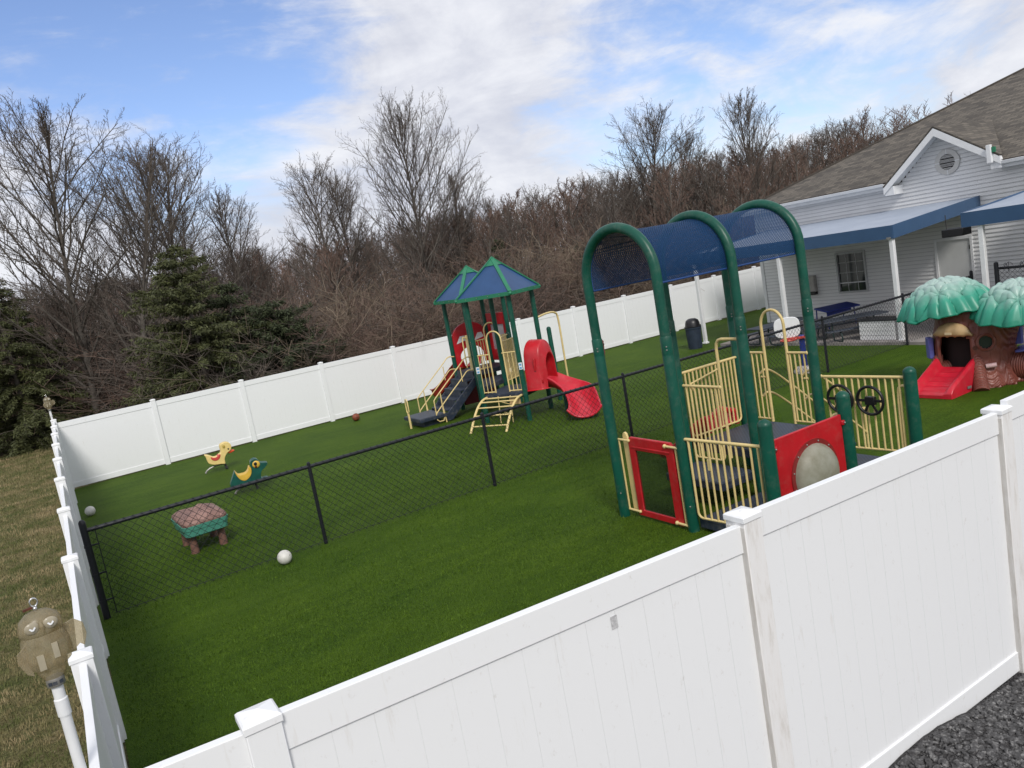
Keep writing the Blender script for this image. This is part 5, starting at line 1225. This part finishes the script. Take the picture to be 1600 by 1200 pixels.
# ---------------------------------------------------------------- trees
def grow(seed, H, spread, upsweep, n1, start, forks=1, dens=1.0, minr=.005):
    rnd = random.Random(seed); T = MB(); W = MB()
    def limb(p, d, Ln, r0, r1, lvl, segs, mb, sides, up, wig):
        pts = [Vector(p)]; d = d.normalized(); wig *= .8
        for i in range(segs):
            d = (d+Vector((rnd.gauss(0, wig), rnd.gauss(0, wig), rnd.gauss(0, wig)+up))).normalized(); pts.append(pts[-1]+d*(Ln/segs))
        mb.tube(pts, [max(minr*.7, r0+(r1-r0)*i/segs) for i in range(segs+1)], sides, False); return pts
    def along(pts, t):
        k = t*(len(pts)-1); i = min(int(k), len(pts)-2); f = k-i; return pts[i].lerp(pts[i+1], f), (pts[i+1]-pts[i]).normalized()
    def side(d, ang):
        o_ = d.orthogonal().normalized(); o_.rotate(Matrix.Rotation(rnd.uniform(0, 2*PI), 3, d)); return (d*math.cos(ang)+o_*math.sin(ang)).normalized()
    rt = H*.0095+.02
    tr_ = limb((0, 0, -.2), Vector((rnd.gauss(0, .04), rnd.gauss(0, .04), 1)), H*.88, rt, .02, 0, 10, T, 7, .05, .05)
    def sub(pts, Ln, lvl, r):
        n = {1: int(15*dens), 2: int(7*dens), 3: int(3*dens)}[lvl]
        for k in range(n):
            t = .18+.82*(k+rnd.random())/n; q, d = along(pts, min(.99, t)); L2 = Ln*rnd.uniform(.22, .46)*(1.2-.6*t)
            nd = side(d, R(rnd.uniform(22, 54)))
            r2 = max(minr, r*(.42-.18*t)); nd.z += .15*upsweep
            pp = limb(q, nd, L2, r2, max(minr*.7, r2*.35), lvl+1, 4 if lvl < 3 else 2, W, 4 if lvl == 1 else 3, .045*upsweep, .11)
            if lvl < 3: sub(pp, L2, lvl+1, r2)
    for k in range(n1):
        t = start+(1-start)*((k+rnd.random()*.8)/n1)**.95; q, d = along(tr_, min(.985, t)); u_ = (t-start)/(1-start)
        env = math.sin(PI*(.24+.72*u_))**.85*.92+.10
        Ln = spread*env*rnd.uniform(.8, 1.15); an = R(rnd.uniform(34, 56)-18*u_)
        az = k*2.4+rnd.uniform(-.5, .5); hd = Vector((math.cos(az), math.sin(az), 0)); nd = Vector((0, 0, 1))*math.cos(an)+hd*math.sin(an)
        r1 = max(.014, rt*(.42-.26*u_)); pp = limb(q, nd, Ln, r1, .012, 1, 7, T if k < n1*.75 else W, 5, .06*upsweep, .07); sub(pp, Ln, 1, r1)
    return T, W
def bush(seed, H, spread, stems, dens=1.0, minr=.006):
    rnd = random.Random(seed); W = MB()
    def limb(p, d, Ln, r0, r1, segs, sides, up, wig):
        pts = [Vector(p)]; d = d.normalized()
        for i in range(segs):
            d = (d+Vector((rnd.gauss(0, wig), rnd.gauss(0, wig), rnd.gauss(0, wig)+up))).normalized(); pts.append(pts[-1]+d*(Ln/segs))
        W.tube(pts, [r0+(r1-r0)*i/segs for i in range(segs+1)], sides, False); return pts
    for s in range(stems):
        a = rnd.uniform(0, 6.28); rr = rnd.random()**.5*spread*.5; p = (rr*math.cos(a), rr*math.sin(a), -.1); tl = rnd.uniform(.1, .9)
        pp = limb(p, Vector((math.cos(a)*tl, math.sin(a)*tl, 1)), H*rnd.uniform(.6, 1.1), .013, .005, 7, 4, -.04, .10)
        for k in range(int(9*dens)):
            i = rnd.randrange(1, 7); d = (pp[i+1]-pp[i]).normalized(); o_ = Vector((rnd.gauss(0, 1), rnd.gauss(0, 1), rnd.gauss(0, .6))); nd = d*.6+o_.normalized()*.8
            L2 = H*rnd.uniform(.15, .42); p2 = limb(pp[i], nd, L2, .0075, .005, 4, 3, .0, .13)
            for m_ in range(int(4*dens)):
                j = rnd.randrange(0, 4); o_ = Vector((rnd.gauss(0, 1), rnd.gauss(0, 1), rnd.gauss(0, .8))).normalized(); limb(p2[j], (p2[j+1]-p2[j]).normalized()*.5+o_*.8, L2*rnd.uniform(.25, .6), .0055, .004, 2, 3, 0, .15)
    return W
def at(x, y, D):
    """world azimuth and height of a sight line seen over the fence, at ground distance D"""
    d = _f+_r*((x-800)/1222.09)+_u*((600-y)/1222.09); h = math.hypot(d.x, d.y); return d.x/h*D, d.y/h*D, CAMH+d.z/h*D
PROT = []
specs = [(1, 13.0, 4.6, .7, 42, .13), (2, 14.0, 5.4, .9, 50, .12), (3, 12.0, 4.2, .6, 38, .17), (5, 12.5, 3.7, .9, 40, .15), (8, 11.0, 4.0, .5, 36, .20)]
PROTO_SMALL = []
def make_proto(T, W, bark, twig):
    top = max(W.v+T.v, key=lambda q: q[2])
    for mb_ in (T, W): mb_.v = [(x-top[0]*max(0, z)/top[2], y-top[1]*max(0, z)/top[2], z) for x, y, z in mb_.v]
    make_proto.h = top[2]
    a = T.mesh('trunk', True, 80); a.materials.append(MT[bark]); c_ = W.mesh('crown', False); c_.materials.append(MT[twig]); return a, c_
for sp_ in specs:
    T, W = grow(*sp_); q_ = make_proto(T, W, 'bark', 'twig'); PROT.append((make_proto.h, *q_))
for sd_ in (21, 22, 23):
    T, W = grow(sd_, 10.0, 2.8, 1.1, 22, .16, dens=.9, minr=.007); q_ = make_proto(T, W, 'bark', 'twig_red' if sd_ != 22 else 'twig'); PROTO_SMALL.append((make_proto.h, *q_))
def put_tree(pr, x, y, z, H, rz, label, cat='tree', group=None, name='bare_tree', sxy=1.0):
    t = thing(name, (x, y, z), label, cat, rz, group); s_ = H/pr[0]
    for nm, me in (('trunk', pr[1]), ('crown', pr[2])):
        o = bpy.data.objects.new(nm, me); C.objects.link(o); o.parent = t
    t.scale = (s_*sxy, s_*sxy, s_); return t
big_trees = [  # pixel of the top, distance, prototype, label, width
    (22, 160, 37, 0, 'tall bare tree at the far left edge rising behind the left spruce', 1.05),
    (128, 182, 35, 1, 'broad bare tree with forked grey trunk between the two spruces', 1.1),
    (196, 215, 39, 2, 'bare tree leaning against the right side of the broad left tree', 1.1),
    (352, 285, 42, 3, 'slim bare tree above the tall middle spruce', 1.0),
    (276, 306, 46, 4, 'thin bare tree just left of the middle spruce top', .9),
    (462, 232, 43, 0, 'upright bare tree left of the big rounded one', 1.0),
    (520, 262, 46, 3, 'slender bare tree touching the left of the big rounded one', .9),
    (598, 155, 43, 1, 'big rounded bare tree with dark trunk left of the blue pyramid roofs', .92),
    (700, 268, 48, 2, 'bare tree on the right shoulder of the big rounded one', 1.0),
    (818, 282, 52, 4, 'small bare tree rising above the blue pyramid roofs', .9),
    (770, 300, 66, 2, 'hazy small bare tree on the skyline right of the big rounded one', 1.0),
    (978, 166, 48, 0, 'tall bare tree behind the front canopy arch', 1.1),
    (1038, 206, 50, 2, 'bare tree right of the tall one behind the canopy', 1.0),
    (908, 262, 60, 4, 'round-topped bare tree on the skyline left of the canopy', 1.2),
    (1168, 134, 46, 3, 'tall straight bare tree between the canopy and the house roof', 1.0),
    (1272, 196, 72, 4, 'distant bare tree above the house roof line', 1.0),
    (1345, 208, 85, 2, 'farthest bare tree touching the house roof line', .9),
]
for i, (x, y, D_, k, lab, sx_) in enumerate(big_trees):
    X, Y, Z = at(x, y, D_); g_ = hill(X, Y); put_tree(PROT[k], X, Y, g_, (Z-g_), i*1.7, lab, sxy=sx_)
random.seed(77)
GRP = 'bare trees filling the woods'
def az_pt(az, D_): return math.sin(R(az))*D_, math.cos(R(az))*D_
H0 = lambda d: CAMH+.09*d
for i in range(120):
    az = -9+66*((i+random.random())/120); D_ = random.choice((random.uniform(38, 60), random.uniform(55, 115)))
    X, Y = az_pt(az, D_)
    if Y < 27.5 or Y-.33*H0(D_) < 25: continue
    if X > 20 and Y < 25: continue
    g_ = hill(X, Y); k = .072+.022*max(0, (az-10)/40); H = max(5.0, CAMH+D_*k*random.uniform(.75, 1.12)-g_)
    pr = random.choice(PROTO_SMALL) if random.random() < .75 else random.choice(PROT)
    put_tree(pr, X, Y, g_, H, random.uniform(0, 6), 'small bare brown tree among many in the winter woods', 'tree', GRP, sxy=random.uniform(1.1, 1.6))
BUSH = []
for sd_, mt_, H_, sp2 in ((31, 'twig_red', 4.0, 3.4, ), (32, 'twig_tan', 3.4, 3.8), (33, 'twig_red', 4.4, 3.0), (34, 'twig', 3.8, 3.6)):
    me = bush(sd_, H_, sp2, 46).mesh('branches', False); me.materials.append(MT[mt_]); BUSH.append((H_, me))
for i in range(150):
    az = -9+64*((i+random.random())/150); D_ = 27.2/max(math.cos(R(az)), .5)+abs(random.gauss(0, 9))+.5
    X, Y = az_pt(az, D_)
    if (az < 9.5 and D_ < 34) or (az < 2.2 and D_ < 39): continue
    if X > 24 and Y < 25.5: continue
    b_ = random.choice(BUSH); H = random.uniform(2.4, 4.6)*(1+.010*(D_-28)); g_ = hill(X, Y); s_ = H/b_[0]
    if Y-1.4*H < 24.2: Y = 24.2+1.4*H
    o = bpy.data.objects.new('brush_shrub', b_[1]); C.objects.link(o); o.location = (X, Y, g_); o.rotation_euler = (0, 0, random.uniform(0, 6)); o.scale = (s_*1.25, s_*1.25, s_)
    tag(o, 'leafless tangled brush shrub at the edge of the woods', 'shrub', 'brush behind the back fence')
# far woods: one mass of many thin bare trees
rnd = random.Random(5); W = MB()
for i in range(900):
    az = rnd.uniform(-14, 62); D_ = rnd.uniform(85, 210); X, Y = az_pt(az, D_); g_ = hill(X, Y); H = (CAMH+D_*(.058+.026*max(0, (az-10)/45))*rnd.uniform(.7, 1.12))-g_; H = max(5, H)
    W.tube([(X, Y, g_-.3), (X+rnd.gauss(0, .3), Y, g_+H)], [.10, .02], 3, False)
    for k in range(26):
        t = rnd.uniform(.12, .97); a = rnd.uniform(0, 6.28); l = H*.28*(1.15-t)*rnd.uniform(.6, 1.2); z = g_+H*t
        p1 = Vector((X, Y, z)); p2 = p1+Vector((math.cos(a)*l, math.sin(a)*l, l*rnd.uniform(.6, 1.3))); W.tube([p1, p2], [.035, .018], 3, False)
        for m_ in range(2):
            q = p1.lerp(p2, rnd.uniform(.3, .9)); l2 = l*.5; W.tube([q, q+Vector((rnd.gauss(0, .5), rnd.gauss(0, .5), rnd.uniform(.3, .9)))*l2], [.022, .012], 3, False)
tag(W.build('far_woods', 'twig_red', smooth=False), 'far-off reddish brown winter woods behind everything', 'woods', kind='stuff')
# evergreens
def spruce(seed, H, Rb, mat, dens=1.0, droop=.35, power=.85, bare=.02):
    rnd = random.Random(seed); F = MB(); T = MB()
    T.tube([(0, 0, -.2), (.05, 0, H*.5), (0, .03, H)], [H*.02, H*.012, .01], 7, False)
    nl = int(H*4.6*dens)
    for l in range(nl):
        t = bare+(1-bare)*(l+rnd.random())/nl; z = H*t; Lb = Rb*(1-t)**power*rnd.uniform(.72, 1.2)+.12; nb = int((7+7*(1-t))*1.0)
        for k in range(nb):
            a = rnd.uniform(0, 6.28); Lk = Lb*rnd.uniform(.65, 1.1); up0 = .35*t+.05
            pts = []; p = Vector((0, 0, z)); hd = Vector((math.cos(a), math.sin(a), 0)); ns_ = 5
            for s in range(ns_+1):
                q = s/ns_; pts.append(p+hd*(Lk*q)+Vector((0, 0, Lk*(up0*q-droop*q*q+.16*q**4))))
            T.tube([pts[0], pts[2], pts[5]], [.025*(1-t)+.01, .012, .004], 3, False)
            nq = int(Lk*85*dens)+10
            for c_ in range(nq):
                q = .12+.88*(rnd.random()**.75); i = min(int(q*ns_), ns_-1); pp = pts[i].lerp(pts[i+1], q*ns_-i)
                sd_ = hd.cross(Vector((0, 0, 1))); ln = rnd.uniform(.10, .24)*(.7+.5*(1-q)+.2*(1-t)); dr = (hd*rnd.uniform(.2, 1.0)+sd_*rnd.gauss(0, .8)+Vector((0, 0, rnd.gauss(-.30, .38)))).normalized()
                wd = dr.cross(Vector((rnd.gauss(0, 1), rnd.gauss(0, 1), rnd.gauss(0, 1)))).normalized()*rnd.uniform(.012, .030)
                b0 = pp+Vector((rnd.gauss(0, .05), rnd.gauss(0, .05), rnd.gauss(0, .05)))
                o_ = len(F.v); e_ = b0+dr*ln+Vector((0, 0, -.10*ln)); mm = b0.lerp(e_, .45)
                F.v += [tuple(b0), tuple(mm+wd), tuple(e_), tuple(mm-wd)]; F.f.append((o_, o_+1, o_+2, o_+3))
    return T, F
def put_spruce(x, y, D_, Rb, seed, mat, label, dens=1.0, power=.85, droop=.35, X=None):
    X, Y, Z = at(x, y, D_); T, F = spruce(seed, Z, Rb, mat, dens, droop, power); t = thing('spruce_tree' if mat == 'needle' else 'juniper_tree', (X, Y, 0), label, 'evergreen tree')
    T.build('trunk', 'bark', t, ang=80); F.build('crown', mat, t, smooth=False)
put_spruce(272, 388, 30, 3.3, 3, 'needle', 'tall pointed dark green spruce behind the back fence left of centre', 1.05, .62)
put_spruce(-20, 432, 37.5, 3.5, 4, 'needle', 'wide drooping spruce cut by the left edge beyond the lawn', 1.1, .7, .45)
put_spruce(425, 474, 30, 3.0, 6, 'needle_dark', 'lower bushy dark evergreen joined to the right of the tall spruce', 1.25, .5, .25)
put_spruce(352, 440, 30.5, 2.4, 9, 'needle_dark', 'dark evergreen half hidden behind the tall spruce', .9, .7, .3)
put_spruce(775, 372, 44, 1.3, 12, 'needle_dark', 'small dull green evergreen deep in the brown woods above the pyramid roofs', .7, .6, .2)
put_spruce(905, 385, 41, 1.6, 14, 'needle_dark', 'olive evergreen in the brush left of the arched canopy', .6, .6, .2)
